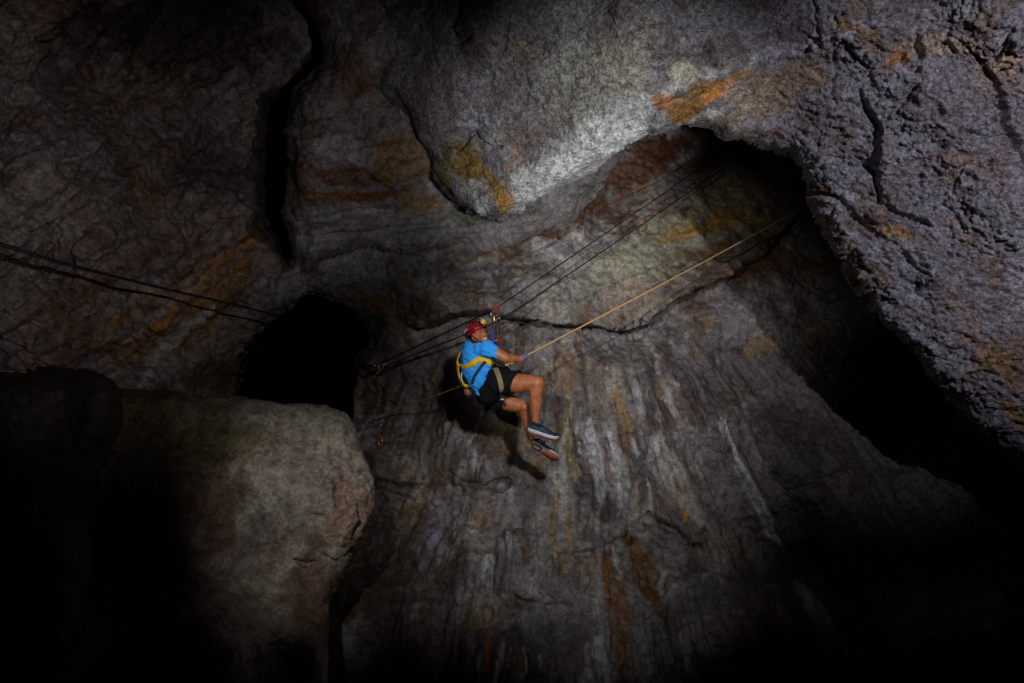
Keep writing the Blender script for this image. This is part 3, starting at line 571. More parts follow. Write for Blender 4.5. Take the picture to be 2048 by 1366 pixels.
# ------------------------------------------------------------------ materials of the climber and the gear
m_skin = mat('skin', (.36, .125, .055), .48, noise_sc=16, amt=.22, spec=.4)
m_skin.node_tree.nodes['Principled BSDF'].inputs['Subsurface Weight'].default_value = .08
m_skin.node_tree.nodes['Principled BSDF'].inputs['Subsurface Radius'].default_value = (.02, .008, .004)
m_shirt = mat('blue_cotton', (.03, .33, .95), .8, noise_sc=90, amt=.08, bump=.15, spec=.2)
m_shorts = mat('black_cloth', (.006, .006, .009), .85, noise_sc=60, amt=.3, bump=.2, spec=.15)
m_black = mat('black_webbing', (.008, .008, .009), .6, noise_sc=200, amt=.3)
m_plastic = mat('black_plastic', (.012, .012, .013), .35)
m_red = mat('red_shell', (.30, .008, .012), .28, spec=.5, noise_sc=12, amt=.15)
m_grey = mat('grey_webbing', (.20, .18, .15), .75, noise_sc=160, amt=.25, bump=.3)
m_gold = mat('ochre_stitching', (.45, .30, .05), .6)
m_yellow = mat('yellow_webbing', (.72, .47, .006), .6, noise_sc=120, amt=.14, bump=.2)
m_white = mat('white_trim', (.75, .75, .78), .5)
m_navy = mat('navy_mesh', (.004, .012, .036), .65, noise_sc=160, amt=.4, bump=.3)
m_stripe = mat('steel_blue_trim', (.04, .10, .20), .45)
m_mid = mat('white_foam', (.62, .66, .72), .5, noise_sc=40, amt=.12)
m_sole = mat('salmon_rubber', (.36, .115, .07), .65, noise_sc=90, amt=.25, bump=.4)
m_glove = mat('slate_glove', (.10, .14, .20), .7, noise_sc=120, amt=.25, bump=.3)
m_orange = mat('orange_cuff', (.75, .10, .02), .55)
m_hair = mat('dark_hair', (.015, .009, .006), .55, noise_sc=150, amt=.4, bump=.4)
m_teeth = mat('teeth', (.75, .70, .62), .3)
m_lip = mat('lips', (.36, .10, .075), .45)
m_steel = mat('steel', (.55, .55, .58), .22, 1.0)
m_dsteel = mat('worn_steel', (.18, .17, .17), .35, 1.0, noise_sc=60, amt=.4)
m_brass = mat('gold_anodised', (.65, .42, .10), .25, 1.0)
m_rpul = mat('red_anodised', (.10, .010, .008), .6, 0, noise_sc=60, amt=.4)
m_cable = mat('dark_cable', (.012, .012, .013), .6, .3)
m_rope = mat('tan_rope', (.52, .32, .14), .8, noise_sc=260, amt=.3, bump=.5)
m_oldrope = mat('olive_rope', (.30, .20, .04), .8, noise_sc=260, amt=.3, bump=.5)
m_bluesl = mat('blue_webbing', (.01, .04, .34), .6, noise_sc=160, amt=.15)
m_lens = mat('lamp_lens', (.7, .7, .72), .12, .2, spec=.8)
m_redcord = mat('dark_red_cord', (.16, .012, .012), .7)
m_orangem = mat('orange_anodised', (.7, .16, .03), .3, .7)

# ------------------------------------------------------------------ the person
person = empty('person', tuple(at(985, 800, D0)))
tag(person, 'smiling man in blue t-shirt, black shorts and red helmet hanging in harness, pulling tan rope', 'person')
HC = J(958, 669.5, -.04); HF, HU, HS = frame((.64, .24, .73), (-.34, .93, -.05))       # head centre, face direction, crown; HS = his left/right
def hp(f, u, s): return HC + HF * f + HU * u + HS * s
S = Soup()
# skull, jaw, chin, cheeks, nose, brow, lips, ears, neck
S.ell(hp(-.012, .022, 0), (.094, .095, .077), HF, HU); S.ell(hp(.022, -.035, 0), (.066, .075, .060), HF, HU); S.ell(hp(.066, -.082, 0), (.026, .022, .028), HF, HU)
for s_ in (-1, 1):
    S.ell(hp(.058, -.026, s_ * .036), (.026, .022, .024), HF, HU); S.ell(hp(.071, .022, s_ * .026), (.016, .009, .024), HF, HU)
    S.ell(hp(-.006, -.016, s_ * .088), (.022, .034, .011), HF + HS * s_ * .35, HU); S.ell(hp(.012, -.03, s_ * .06), (.03, .05, .016), HF, HU)
S.chain([(hp(.082, .012, 0), .010), (hp(.100, -.014, 0), .0125), (hp(.096, -.024, 0), .012)]); S.ell(hp(.092, -.024, .012), .009); S.ell(hp(.092, -.024, -.012), .009)
S.ell(hp(.072, -.046, 0), (.014, .008, .030), HF, HU); S.ell(hp(.068, -.068, 0), (.014, .009, .026), HF, HU)
NB = J(951, 697, .0)
S.cap(hp(-.03, -.05, 0), .055, NB, .062)
SR = J(974, 698, -.08); SL = J(938, 703, .26)                    # right shoulder (near), left shoulder (far)
S.ell(J(956, 712, .07), (.13, .20, .15), SR - SL, (.1, 1, 0)); S.cap(SR, .070, SL, .07)
S.ell(J(958, 740, .06), (.12, .16, .13), (1, .3, 0), (-.2, 1, 0)); S.ell(J(978, 775, .04), (.155, .13, .16), (1, 0, 0), (0, 1, 0))
# near arm to the rope, far arm bent behind the back
EL = J(1012, 716, -.12); WR = J(1040, 718.5, -.02)
S.chain([(SR, .068), (SR * .5 + EL * .5 + [0, .004, 0], .064), (EL, .050), (EL * .65 + WR * .35 + [0, -.002, 0], .048), (WR, .031)])
EF = J(936, 784, .08); WF = J(964, 770, .26)
S.chain([(SL, .062), (SL * .5 + EF * .5, .050), (EF, .043), (EF * .6 + WF * .4, .040), (WF, .03)])
# near leg
HN = J(996, 765, -.08); KN = J(1074, 766, -.26); AN = J(1071, 846, -.22)
def lerp(a, b_, t): return a * (1 - t) + b_ * t
S.chain([(HN, .115), (lerp(HN, KN, .45), .102), (lerp(HN, KN, .8), .086), (KN, .076)]); S.ell(lerp(HN, KN, .55) + [0, -.03, 0], (.14, .07, .08), KN - HN, (0, 1, 0))
S.chain([(KN, .074), (lerp(KN, AN, .25) + [-.006, 0, 0], .068), (lerp(KN, AN, .5), .060), (lerp(KN, AN, .82), .041), (AN, .040)]); S.ell(lerp(KN, AN, .32) + [-.026, 0, -.02], (.12, .048, .050), AN - KN, (1, 0, 0))
S.ell(AN + [-.022, 0, .022], .018); S.ell(AN + [.03, -.004, -.01], .018)
# far leg
HL = J(990, 797, .14); KL = J(1047, 813, .02); AL = J(1060, 872, .14)
S.chain([(HL, .112), (lerp(HL, KL, .5), .096), (KL, .066)]); S.ell(KL + [.006, 0, .02], .054)
S.chain([(KL, .060), (lerp(KL, AL, .3), .058), (lerp(KL, AL, .75), .042), (AL, .038), (J(1071, 889, .10), .030)])
BV, BF = fuse(S, .0065, 5)
put('body', BV, BF, m_skin, person, True, True)
# hair at nape and sideburn, brows, teeth, lips, stubble-free
hs = Soup(); hs.ell(hp(-.056, -.005, 0), (.058, .072, .078), HF, HU); hs.ell(hp(-.055, -.045, 0), (.045, .045, .06), HF, HU)
V_, F_ = fuse(hs, .006, 2); put('hair', V_, F_, m_hair, person)
for s_ in (-1, 1):
    put('eyebrow', *tube(spline([hp(.083, .030, s_ * .012), hp(.084, .037, s_ * .026), hp(.070, .032, s_ * .044)], 4), [.002, .0028, .003, .003, .0032, .003, .0028, .002, .001], 6), m_hair, person)
    put('eye', *tube(spline([hp(.080, .010, s_ * .014), hp(.083, .013, s_ * .026), hp(.072, .010, s_ * .040)], 4), [.0012, .002, .0026, .003, .003, .003, .0026, .002, .0012], 6), m_hair, person)
put('lips', *tube(spline([hp(.064, -.040, -.040), hp(.087, -.052, -.018), hp(.090, -.058, 0), hp(.085, -.054, .018), hp(.062, -.044, .036), hp(.078, -.068, .018), hp(.084, -.073, 0), hp(.078, -.068, -.018), hp(.062, -.044, -.036)], 4), .0045, 6), m_lip, person)
put('teeth', *ribbon(spline([hp(.068, -.049, -.028), hp(.086, -.060, -.014), hp(.091, -.063, 0), hp(.086, -.060, .014), hp(.068, -.049, .028)], 5), .015, .008, up=HF), m_teeth, person)

# shirt: fused from the same joints, a little larger, with folds
T = Soup()
T.cap(SR, .080, SL, .085); T.ell(J(955, 710, .07), (.150, .215, .17), SR - SL, (.1, 1, 0)); T.ell(J(952, 728, .06), (.155, .13, .165), (1, 0, 0), (0, 1, 0))
T.cap(J(951, 735, .05), .148, J(960, 762, .05), .125); T.cap(J(966, 735, .03), .12, J(978, 734, .0), .085)
T.cap(J(956, 762, -.03), .10, J(959, 786, -.06), .030); T.cap(SR, .086, lerp(SR, EL, .40), .071); T.cap(SL, .08, lerp(SL, EF, .4), .072)
T.cap(NB, .072, lerp(NB, SR, .35), .085)
TV, TF = fuse(T, .0075, 5); N_ = vnorm(TV, TF)
A_ = nrm(np.array([.75, -.45, .2])); q_ = np.stack([(TV @ A_) * 7 + 1.5 * fbm(TV, 4, 2), (TV @ np.array([.45, .75, .1])) * 17, TV[:, 2] * 6], -1)
TV = TV + N_ * (.020 * fbm(q_, 1, 2, .5, 5, 2) + .004 * fbm(TV, 22, 2, .5, 9))[:, None]
put('shirt', TV, TF, m_shirt, person, True, True)
# sleeve hem and collar
def ringat(c, ax, r, th, mtl, name, n=24, sq=1.0):
    f = nrm(ax); f, u, w_ = frame(f, (.2, .3, .9)); return put(name, *torus(c, r, th, u, w_, n, 6), mtl, person)
ringat(lerp(SR, EL, .44), EL - SR, .068, .005, m_shirt, 'sleeve_hem')

# shorts
B_ = Soup()
B_.ell(J(979, 777, .04), (.165, .155, .18), (.9, -.3, 0), (.3, .9, 0)); B_.ell(J(974, 790, .03), (.12, .11, .15)); B_.cap(HN, .130, lerp(HN, KN, .56), .124); B_.cap(HL, .128, lerp(HL, KL, .46), .120)
B_.cap(J(984, 746, .02), .10, J(1008, 748, -.02), .085); B_.ell(J(1000, 752, -.04), (.13, .11, .13))
V_, F_ = fuse(B_, .0075, 3); N_ = vnorm(V_, F_)
# open, straight leg hems: squash everything past the hem plane
def clip_plane(V, p, d):
    t = (V - p) @ d; m = t > 0; V = V.copy(); V[m] = V[m] - np.outer(t[m], d); return V
V_ = V_ + N_ * (.008 * fbm(V_ * np.array([1, .5, 1]), 14, 3, .5, 15, 2))[:, None]
def axd(V, a, b_): d = b_ - a; t = np.clip((V - a) @ d / (d @ d), 0, 1); return np.linalg.norm(V - a - np.outer(t, d), axis=1)
mn = axd(V_, HN, KN) < axd(V_, HL, KL)
dn = nrm(nrm(KN - HN) + np.array([0, -.36, 0])); V_[mn] = clip_plane(V_[mn], lerp(HN, KN, .46), dn)
df = nrm(nrm(KL - HL) + np.array([0, .10, 0])); V_[~mn] = clip_plane(V_[~mn], lerp(HL, KL, .40), df)
put('shorts', V_, F_, m_shorts, person, True, True)

# helmet: shell, dark rear cradle, strap, lamp
LF, LU, LS = frame(HF + HU * .22, HU - HF * .22 + np.array([-.12, 0, 0])); LC = HC + HU * .044 - HF * .026
def lp(f, u, s): return LC + LF * f + LU * u + LS * s
def dome(rf, ru, rs, low, th, ridge=0):
    V = []; Fc = []; nu, nv = 36, 12
    for layer, k in ((0, 1), (1, 1 - th)):
        for j in range(nv + 1):
            t = j / nv * math.pi / 2
            for i in range(nu):
                a = 2 * math.pi * i / nu; rr = 1 + ridge * math.cos(3 * a) * 0 + ridge * (abs(math.sin(a)) < .3)
                f = rf * k * rr * math.sin(t + .0001) * math.cos(a); s_ = rs * k * rr * math.sin(t + .0001) * math.sin(a); u = ru * k * math.cos(t)
                if j == nv: u -= low * (.2 + 1.1 * max(0, -math.cos(a)) - .1 * abs(math.sin(a)))
                V.append(lp(f, u, s_))
    n1 = (nv + 1) * nu
    for l_ in (0, 1):
        for j in range(nv):
            for i in range(nu): a, b_ = l_ * n1 + j * nu + i, l_ * n1 + j * nu + (i + 1) % nu; Fc.append((a, b_, b_ + nu, a + nu) if l_ == 0 else (a, a + nu, b_ + nu, b_))
    for i in range(nu): a = nv * nu + i; b_ = nv * nu + (i + 1) % nu; Fc.append((a, b_, n1 + b_, n1 + a))
    return np.array(V), Fc
helmet = put('helmet', *dome(.126, .100, .108, .030, .06, .02), m_red, person, True)
helmet['label'] = 'red climbing helmet with black rear band'
for k in range(3):
    s_ = (k - 1) * .05; put('vent', *ribbon(spline([lp(.105, .064, s_), lp(.06, .100, s_), lp(.0, .112, s_), lp(-.06, .100, s_)], 5), .014, .006, up=LU), m_plastic, helmet)
def band(r1, r2, u0, u1, a0, a1, m, name, par):
    pts = [lp(r1 * math.cos(a), u0 + (u1 - u0) * k / 20, r2 * math.sin(a)) for k, a in enumerate(np.linspace(a0, a1, 21))]
    ups = np.array([p - LC for p in pts]); return put(name, *ribbon(pts, .030, .006, up=ups), m, par)
band(.134, .115, .004, .004, math.pi * .55, math.pi * 1.45, m_plastic, 'rear_band', helmet)
put('brim', *tube([lp(.136 * math.cos(a), -.012, .116 * math.sin(a)) for a in np.linspace(-1.75, 1.75, 24)], .006, 6), m_red, helmet)
for k in range(5):     # small white print on the side of the shell
    a = 1.95 - k * .13; 
    for sgn in (1, -1): put('print', *box(lp(.132 * math.cos(a), .052, sgn * .106 * math.sin(a)), (.0035, .006 + .002 * (k % 2), .002), LU, LF, .2), m_white, helmet)
put('lamp_strap', *tube([lp(.137 * math.cos(a), .018, .118 * math.sin(a)) for a in np.linspace(-2.6, 2.6, 40)], .005, 6), m_black, helmet)
lampc = lp(.140, .030, -.01); lamp = put('headlamp', *box(lampc, (.018, .026, .034), LF, LU, .4), m_plastic, helmet)
put('lamp_rim', *torus(lampc + LF * .018, .026, .006, LU, LS, 20, 8), m_yellow, lamp); put('lens', *merge((np.array(lampc + LF * .016) + SV @ np.diag([.014, .018, .018]), SF)), m_lens, lamp)
for s_ in (-1, 1):
    put('chin_strap', *ribbon(spline([lp(.02, -.005, s_ * .108), hp(.030, -.03, s_ * .082), hp(.045, -.075, s_ * .05), hp(.055, -.104, s_ * .006)], 5), .012, .003), m_black, helmet)
    put('chin_strap', *ribbon(spline([lp(-.07, -.01, s_ * .100), hp(-.03, -.05, s_ * .088), hp(.03, -.07, s_ * .066)], 5), .010, .003), m_black, helmet)

# shoes
def shoe(heel, Ld, Ud, length, label=None):
    Lx, Uz, Sy = frame(Ld, Ud); O = np.array(heel)
    def q(x, y, z): return O + Lx * x * length + Sy * y + Uz * z
    xs_ = np.linspace(0, 1, 22)
    def wd(x): return np.interp(x, [0, .04, .12, .3, .45, .62, .75, .87, .95, 1], [.014, .027, .036, .034, .034, .045, .049, .041, .027, .010])
    def hh(x): return np.interp(x, [0, .06, .16, .26, .36, .46, .6, .8, .93, 1], [.060, .078, .070, .058, .072, .076, .060, .040, .028, .010])
    def toe(x): return np.interp(x, [0, .06, .7, .88, 1], [.006, 0, 0, .008, .024])
    def slab(z0, z1, k0=1.0, k1=1.0, x0=0, x1=1, hole=None):
        V = []; Fc = []; X_ = np.linspace(x0, x1, 26)
        for z, kk in ((z0, k0), (z1, k1)):
            for sg in (1, -1):
                for x in (X_ if sg == 1 else X_[::-1]):
                    e = 1
                    if x0 > 0 or x1 < 1: e = min(1, ((x - x0) / .06) ** .5 if x > x0 else 0, ((x1 - x) / .06) ** .5 if x < x1 else 0); e = max(e, .12)
                    V.append(q(x, sg * wd(x) * kk * e, toe(x) + (z if np.isscalar(z) else np.interp(x, [0, .5, 1], z))))
        n = 52
        for i in range(n): j = (i + 1) % n; Fc.append((i, j, n + j, n + i))
        for b0, fl_ in ((0, 1), (n, 0)):
            for i in range(25): f_ = (b0 + i, b0 + i + 1, b0 + n - 2 - i, b0 + n - 1 - i); Fc.append(f_[::-1] if fl_ else f_)
        return np.array(V), Fc
    V = []; Fc = []; m = 13
    for x in xs_:
        for k in range(m):
            a = math.pi * k / (m - 1); cy = math.cos(a); sy = math.sin(a)
            V.append(q(x, wd(x) * .97 * np.sign(cy) * abs(cy) ** .75, toe(x) + .030 + hh(x) * sy ** .8))
    for i in range(21):
        for k in range(m - 1): Fc.append((i * m + k, i * m + k + 1, (i + 1) * m + k + 1, (i + 1) * m + k))
    for i in range(21): Fc.append((i * m, (i + 1) * m, (i + 1) * m + m - 1, i * m + m - 1))
    Fc.append(tuple(range(m))); Fc.append(tuple(range(21 * m, 22 * m))[::-1])
    sh = put('shoe', V, Fc, m_navy, person)
    if label: sh['label'] = label
    put('tongue', *box(q(.37, 0, .118), (.022, .024, .007), Uz * .9 - Lx * .25, Sy, .4), m_navy, sh)
    put('collar', *torus(q(.20, 0, .098), .033, .010, Lx, Sy, 22, 8, sx=1.25), m_navy, sh)
    put('midsole', *slab((.010, .008, .006), (.036, .034, .030), 1.06, 1.03), m_mid, sh)
    put('midsole_line', *slab((.019, .017, .014), (.024, .021, .018), 1.08, 1.08), m_stripe, sh)
    put('heel_tread', *slab(-.004, .010, .98, 1.03, 0, .38), m_sole, sh); put('forefoot_tread', *slab(-.004, .009, .98, 1.03, .44, 1), m_sole, sh)
    put('heel_insert', *prism([(.045 * math.cos(a) * .8, .012 * math.sin(a)) for a in np.linspace(0, 2 * math.pi, 16)[:-1]], q(.19, 0, -.005), Lx, Sy, .004), m_mid, sh)
    for k in range(4): put('groove', *tube([q(.52 + .10 * k, -.040 + .003 * k, -.0045), q(.56 + .10 * k, 0, -.0045), q(.52 + .10 * k, .040 - .003 * k, -.0045)], .0022, 5), m_plastic, sh)
    for k in range(5): x = .42 + .055 * k; put('lace', *tube([q(x, -.026, .030 + hh(x) * .86), q(x + .01, 0, .034 + hh(x)), q(x, .026, .030 + hh(x) * .86)], .003, 6), m_stripe, sh)
    for sg in (-1, 1):
        for a, b_ in ((.22, .40), (.32, .52), (.56, .38), (.64, .46), (.05, .24)):
            pts = [q(x, sg * wd(x) * 1.0 * (1 - .20 * t_ ** 2), .034 + hh(x) * .70 * t_) for x, t_ in zip(np.linspace(a, b_, 6), np.linspace(.05, .92, 6))]
            put('stripe', *tube(pts, .0028, 5), m_stripe, sh)
    return sh
shoe(J(1054, 863, -.36) , (60, -19, 6), (.29, .93, -.22), .315)
shoe(J(1062, 888, -.02), (56, -33, 0), (.24, .42, -.85), .345)

# glove closed on the rope, orange cuff
HD = nrm(np.array([cs(1575, 433, 8.6) - J(1050, 713, .02)]).ravel())       # rope direction
GC = J(1048, 714.5, .0); G = Soup(); gu = nrm(np.cross(HD, (0, 0, 1))); gw = np.cross(HD, gu)
G.ell(GC - HD * .01, (.040, .028, .034), HD, gu); G.cap(GC - HD * .02, .030, WR, .031)
for k, ln in enumerate((.95, 1.05, 1.0, .82)):
    c = GC + HD * (-.028 + .021 * k); pr = [(c + .026 * (math.cos(a) * gu * .9 + math.sin(a) * (-gw)) * ln, .0105) for a in np.linspace(-.5, 3.6, 6)]
    G.chain(pr)
G.chain([(GC - HD * .03 + gu * .02, .013), (GC + HD * .0 + gu * .034, .012), (GC + HD * .03 + gu * .026 - gw * -.01, .010)])
V_, F_ = fuse(G, .0045, 2); gl = put('glove', V_, F_, m_glove, person)
ringat(WR + nrm(GC - WR) * .004, GC - WR, .032, .007, m_orange, 'glove_cuff')
# far hand, gloved, closed on the trailing rope behind the hip
G2 = Soup(); c2 = WF
G2.ell(c2, (.045, .035, .030), WF - EF, (0, 1, 0))
for k in range(4): G2.chain([(c2 + nrm(WF - EF) * .035 + np.array([0, .024 - .017 * k, 0]), .010), (c2 + nrm(WF - EF) * .065 + np.array([0, .024 - .017 * k, .012]), .009), (c2 + nrm(WF - EF) * .060 + np.array([0, .022 - .017 * k, .036]), .008)])
G2.chain([(c2 + np.array([0, .03, .01]), .012), (c2 + np.array([.03, .045, .03]), .010)])
V_, F_ = fuse(G2, .005, 2); put('glove', V_, F_, m_glove, person)

# ray-cast a photo path onto the clothed body so that webbing lies on it
BVH = BVHTree.FromPolygons([tuple(v) for v in np.concatenate(ALLV)], ALLF)
def on_body(pts, off=.006, n=6, fall=0.0):
    sp = spline([(x, y, 0) for x, y in pts], n); out = []; last = None
    for x, y, _ in sp:
        d = nrm(cs(x, y, 1.0)); h = BVH.ray_cast(Vector((0, 0, 0)), Vector(d), 20)
        if h[0] is not None: last = -h[0].z; out.append(cs(x, y, last - off))
        else: out.append(None if last is None else cs(x, y, last + fall)); 
    f0 = next((o for o in out if o is not None), None)
    if f0 is None: f0 = J(pts[0][0], pts[0][1])
    res = [cs(sp[i][0], sp[i][1], -f0[2]) if o is None else o for i, o in enumerate(out)]
    res = np.array(res); 
    for _ in range(3): z = res[1:-1] * .5 + .25 * (res[2:] + res[:-2]); res[1:-1] = z
    return res
harness = put('harness', *ribbon(on_body([(984, 731), (990, 733), (998, 735), (1008, 736)], .004), .045, .006), m_black, person); harness['label'] = 'black waist belt of the harness'
leg = on_body([(990, 734), (996, 748), (1001, 765), (1004, 782), (1006, 799)], .008)
put('leg_strap', *ribbon(leg, .046, .004), m_grey, harness)
for s_ in (-1, 1):
    t_ = np.gradient(leg, axis=0); sd = np.array([nrm(np.cross(a, -p)) for a, p in zip(t_, leg)]); put('strap_edge', *tube(leg + sd * s_ * .022 + np.array([0, 0, .003]), .0028, 5), m_gold, harness)
put('buckle', *box(on_body([(1004, 800), (1006, 801)], .012)[0], (.026, .012, .007), (1, .1, 0), (0, 1, 0), .4), m_dsteel, harness)
put('buckle', *box(J(987, 727, -.20), (.014, .018, .01), (1, -.2, 0), (0, 1, 0), .4), m_plastic, harness)
put('leg_loop', *ribbon(on_body([(1003, 801), (1008, 806), (1011, 812)], .006), .03, .004), m_black, harness)
put('shoulder_strap', *ribbon(on_body([(972, 722), (964, 731), (955, 743), (948, 755), (944, 768)], .008), .030, .003), m_black, harness)
put('gear_loop', *tube(spline([J(985, 714, -.16), J(993, 722, -.2), J(1004, 727, -.18), J(1010, 733, -.16)], 5), .008, 8), m_black, harness)
put('front_tie_in', *box(J(1000, 730, -.14), (.05, .024, .03), (1, -.25, 0), (0, 1, 0), .5), m_black, harness)
put('tie_in_knot', *merge(*[torus(J(988 + 5 * k, 719 + 3 * k, -.17), .020, .007, (1, .3 * k, .4), (0, 1, .2), 14, 6) for k in range(4)]), m_black, harness)
lan = put('yellow_strap', *ribbon(on_body([(992, 729), (984, 727.5), (972, 721.5), (958, 719), (946, 727), (932, 733.5), (921, 731.5)], .010), [.052] * 6 + [.058] * 8 + [.062] * 10 + list(np.linspace(.06, .036, 13)), .004), m_yellow, person)
yb = -on_body([(921, 731), (922, 731)], .0)[0][2]
put('yellow_strap', *ribbon(spline([cs(921, 731.5, yb - .01), cs(916, 727, yb + .02), cs(915, 719, yb + .05), cs(919, 707, yb + .06), cs(925, 699, yb + .08), cs(931, 692, yb + .12)], 5), .026, .004, up=(-.75, .1, .6)), m_yellow, person)
put('yellow_strap', *ribbon(spline([cs(916, 728, yb), cs(917, 744, yb + .03), cs(920, 757, yb + .03), cs(926, 768, yb - .02), cs(934, 772, yb - .03), cs(943, 771, yb - .02)], 6), [.02] * 8 + [.026] * 12 + [.030] * 11, .004, up=(-.35, .1, .9)), m_yellow, person)
put('yellow_strap', *ribbon(spline([cs(913.5, 722, yb + .02), cs(914, 738, yb + .06), cs(918, 756, yb + .08)], 6), .018, .003, up=(-.6, .1, .8)), m_yellow, person)
put('strap_piping', *tube(spline([cs(928, 735, yb - .02), cs(924, 745, yb - .02), cs(923, 757, yb - .03), cs(927, 767, yb - .05)], 6), .006, 6), m_white, person)
put('sleeve_band', *ribbon(on_body([(929, 776), (937, 777), (944, 775)], .004), .012, .003), m_black, person)
put('arm_guard', *merge((Soup().cap(J(933, 742, .12), .040, J(934, 762, .10), .044).verts(), Soup().cap(J(933, 742, .12), .040, J(934, 762, .10), .044).F)), m_black, person)
put('short_lanyard', *tube(spline([J(1004, 731, -.12), J(1018, 728, -.08), J(1034, 722, -.04), J(1048, 716, -.03)], 5), .007, 6), m_black, person)
put('wooden_toggle', *tube([J(1008, 731.5, -.14), J(1013, 730, -.13), J(1020, 726.5, -.12)], [.010, .013, .007], 8), m_rope, person)

# ------------------------------------------------------------------ zip line, pulley, ropes
def rope_thing(name, pts, r, m, label, cat, n=8, group=None, pitch=0, sub=14):
    sp = spline(pts, sub); org = to_world(sp[len(sp) // 2][None])[0]
    if pitch: # laid strands: a lobed section that turns along the rope
        L_ = np.linalg.norm(sp[-1] - sp[0]); m_ = int(L_ / (pitch / 6)); q_ = np.linspace(0, len(sp) - 1, m_); sp = np.stack([np.interp(q_, np.arange(len(sp)), sp[:, i]) for i in range(3)], -1)
        n = 12; V, Fc = tube(sp, r, n); cen = np.repeat(sp, n, 0); a_ = np.tile(np.arange(n) * 2 * math.pi / n, len(sp)) + np.repeat(np.arange(len(sp)), n) * 2 * math.pi / 18
        V = cen + (V - cen) * (.86 + .2 * np.abs(np.cos(a_ * 1.5)))[:, None]
    else: V, Fc = tube(sp, r, n)
    o = bpy.data.objects.new(name, bpy.data.meshes.new(name)); me = o.data
    me.from_pydata([tuple(v) for v in (to_world(V) - org)], [], Fc); me.materials.append(m); me.polygons.foreach_set('use_smooth', [True] * len(me.polygons)); me.update()
    scene.collection.objects.link(o); o.location = tuple(org); tag(o, label, cat, group); return o
PUL = J(992, 617, .1)
rope_thing('zip_line_cable', [cs(762, 727, 7.55), lerp(cs(762, 727, 7.55), PUL, .5), PUL], .0095, m_cable, 'dark steel zip line running from the pulley down left to the wall anchor', 'cable')
rope_thing('zip_line_cable', [PUL, lerp(PUL, cs(1500, 268, 9.3), .5), cs(1500, 268, 9.3)], .0075, m_cable, 'dark steel zip line rising from the pulley to the arch at upper right', 'cable')
rope_thing('safety_cable', [cs(768, 733, 7.6), cs(930, 669, 7.2), cs(1019, 627, 7.3), cs(1279, 452, 8.1), cs(1500, 300, 9.4)], .0085, m_cable, 'second dark cable just behind the zip line, passing behind the pulley', 'cable')
HR = cs(1052, 711.5, D0)
rope_thing('pull_rope', [HR - HD * .10, HR, lerp(HR, cs(1575, 433, 8.2), .5) + np.array([0, -.012, 0]), cs(1575, 433, 8.2), cs(1700, 366.5, 9.2)], .0095, m_rope, 'taut tan rope from the gloved hand to the dark gap under the arch', 'rope', pitch=.06)
rope_thing('trailing_rope', [J(962, 763, .22), cs(925, 771, 6.3), cs(870, 792, 6.8), cs(800, 816, 7.5), cs(740, 838, 7.9)], .0085, m_oldrope, 'thin olive rope trailing left from behind the man to the wall', 'rope')
lc = [cs(-260, 392, 4.2), cs(0, 485, 4.7), cs(140, 528, 5.0), cs(320, 574, 5.5), cs(560, 633, 6.5), cs(700, 690, 7.8)]
rope_thing('guide_cable', lc, .0085, m_cable, 'upper of two thin black cables crossing the left wall', 'cable')
rope_thing('guide_cable', [p + np.array([.0, -.030 + .006 * i, 0]) for i, p in enumerate(lc)], .007, m_cable, 'lower of two thin black cables crossing the left wall', 'cable')

pul = empty('pulley', tuple(to_world(PUL)))
tag(pul, 'red double pulley riding the zip line above the man with straps hanging from it', 'pulley')
cd = nrm(cs(1500, 268, 9.3) - PUL); cd2 = nrm(PUL - cs(762, 727, 7.55)); cdm = nrm(cd + cd2); pf, pu, pw = frame(cdm, (-.2, 1, .1))
side = [(-.055, .0), (-.045, .035), (-.01, .042), (.02, .055), (.05, .050), (.062, .025), (.045, -.01), (.018, -.05), (.006, -.085), (-.012, -.085), (-.018, -.045), (-.045, -.025)]
for s_ in (-1, 1): put('side_plate', *prism(side, PUL + pw * s_ * .016 - pu * .004, pf, pu, .005), m_rpul, pul)
for k in (-.028, .034): put('wheel', *merge((PUL + pf * k + pu * .012 + np.outer(SV[:, 0] * .024, pf) + np.outer(SV[:, 1] * .024, pu) + np.outer(SV[:, 2] * .012, pw), SF)), m_dsteel, pul)
for k in (-.028, .034): put('axle_bolt', *tube([PUL + pf * k + pu * .012 - pw * .024, PUL + pf * k + pu * .012 + pw * .024], .006, 8), m_steel, pul)
def carab(c, f, u, h, wd, r, m, name, parent):
    f, u, w_ = frame(f, u); pts = [np.array(c) + f * wd * math.cos(a) * (1 + .15 * math.sin(a)) + u * h * math.sin(a) for a in np.linspace(0, 2 * math.pi, 21)]
    o = put(name, *tube(pts, r, 8), m, parent); put('gate', *tube([pts[18], pts[2]], r * 1.35, 8), m_steel, o); return o
carab(J(991.5, 636, .02), (1, 0, .3), (0, 1, 0), .040, .020, .0055, m_brass, 'carabiner', pul)
carab(J(997, 637, .0), (.7, 0, .6), (.05, 1, 0), .036, .018, .005, m_plastic, 'carabiner', pul)
carab(J(983.5, 628, .02), (1, 0, .3), (0, 1, 0), .022, .010, .004, m_steel, 'carabiner', pul)
put('sling', *ribbon(spline([J(983.5, 631, .02), J(984, 645, .0), J(984.5, 657, .0)], 5), .013, .004), m_black, pul)
s2 = put('sling', *ribbon(spline([J(984.5, 656, .0), J(985.5, 670, .0), J(986.5, 685, .0), J(988, 700, .0), J(989, 722, -.02)], 5), .026, .004), m_bluesl, pul); s2['label'] = 'blue webbing'
for x0, x1, r in ((991.5, 992, .0065), (998, 998.5, .0065)):
    put('lanyard', *tube(spline([J(x0, 642, .01), J(x1, 660, .0), J(x1, 680, .0), J((x1 + 988) / 2, 705, .0), J(990, 726, -.05)], 6), r, 6), m_black, pul)
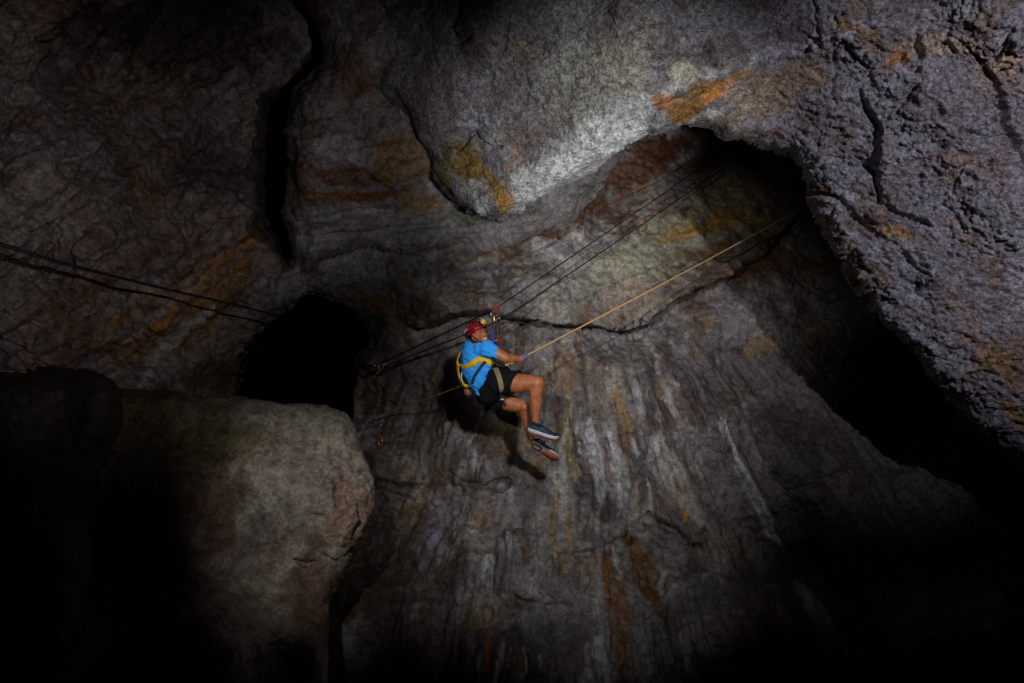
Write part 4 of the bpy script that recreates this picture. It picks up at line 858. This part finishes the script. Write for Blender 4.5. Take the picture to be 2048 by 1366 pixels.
put('lanyard', *tube(spline([J(994.5, 643, .04), J(1002, 660, .06), J(1003, 690, .04), J(996, 724, -.02)], 6), .004, 6), m_redcord, pul)
for x, y in ((992, 681), (998.5, 682)): put('cord_sleeve', *tube([J(x, y - 5, 0), J(x, y + 6, 0)], .012, 8), m_redcord if x > 995 else m_dsteel, pul)

# ------------------------------------------------------------------ anchor plate, chains and gear on the wall left of the man
anc = empty('wall_anchor', tuple(at(764, 730, 7.6))); tag(anc, 'dark steel anchor bar and bolts on the rock between the passage and the man', 'anchor')
put('anchor_bar', *tube([cs(704, 731, 7.72), cs(740, 732, 7.62), cs(772, 729, 7.55)], .022, 8), m_dsteel, anc)
put('plate', *prism([(-.06, -.03), (.05, -.035), (.07, .0), (.05, .035), (-.06, .03)], cs(766, 730, 7.56), (1, .15, 0), (0, 1, 0), .012), m_dsteel, anc)
for x, y in ((712, 731), (748, 731), (776, 727)): put('bolt', *tube([cs(x, y, 7.75), cs(x, y, 7.5)], .016, 6), m_steel, anc)
put('ring', *torus(cs(762, 733, 7.52), .035, .007, (1, 0, .2), (0, 1, 0), 20, 8), m_steel, anc)
def chain_thing(pts, label, n, R_=.017, r=.0042, extra=None):
    sp = spline(pts, 12); L_ = np.concatenate([[0], np.cumsum(np.linalg.norm(np.diff(sp, axis=0), axis=1))]); root = empty('chain', tuple(to_world(sp[0]))); tag(root, label, 'chain')
    for k in range(n):
        s_ = L_[-1] * (k + .5) / n; c = np.array([np.interp(s_, L_, sp[:, i]) for i in range(3)]); d = np.array([np.interp(s_ + .01, L_, sp[:, i]) for i in range(3)]) - np.array([np.interp(s_ - .01, L_, sp[:, i]) for i in range(3)])
        put('link', *torus(c, R_, r, d, (1, .2, 0) if k % 2 else (.1, .2, 1), 14, 6, sx=1.5), m_steel, root)
    return root
chain_thing([cs(768, 733, 7.48), cs(757, 744, 7.45), cs(747, 757, 7.45), cs(737, 771, 7.5)], 'short steel chain slanting down from the wall anchor beside the dark passage', 8)
c3 = chain_thing([cs(748, 838, 7.4), cs(757, 835, 7.4), cs(766, 834, 7.4), cs(764, 850, 7.42), cs(761, 870, 7.45)], 'steel chain hanging lower down beside the pale boulder with an orange carabiner at its end', 10)
carab(cs(761, 882, 7.42), (1, 0, .3), (.1, 1, 0), .055, .028, .007, m_orangem, 'carabiner', c3)
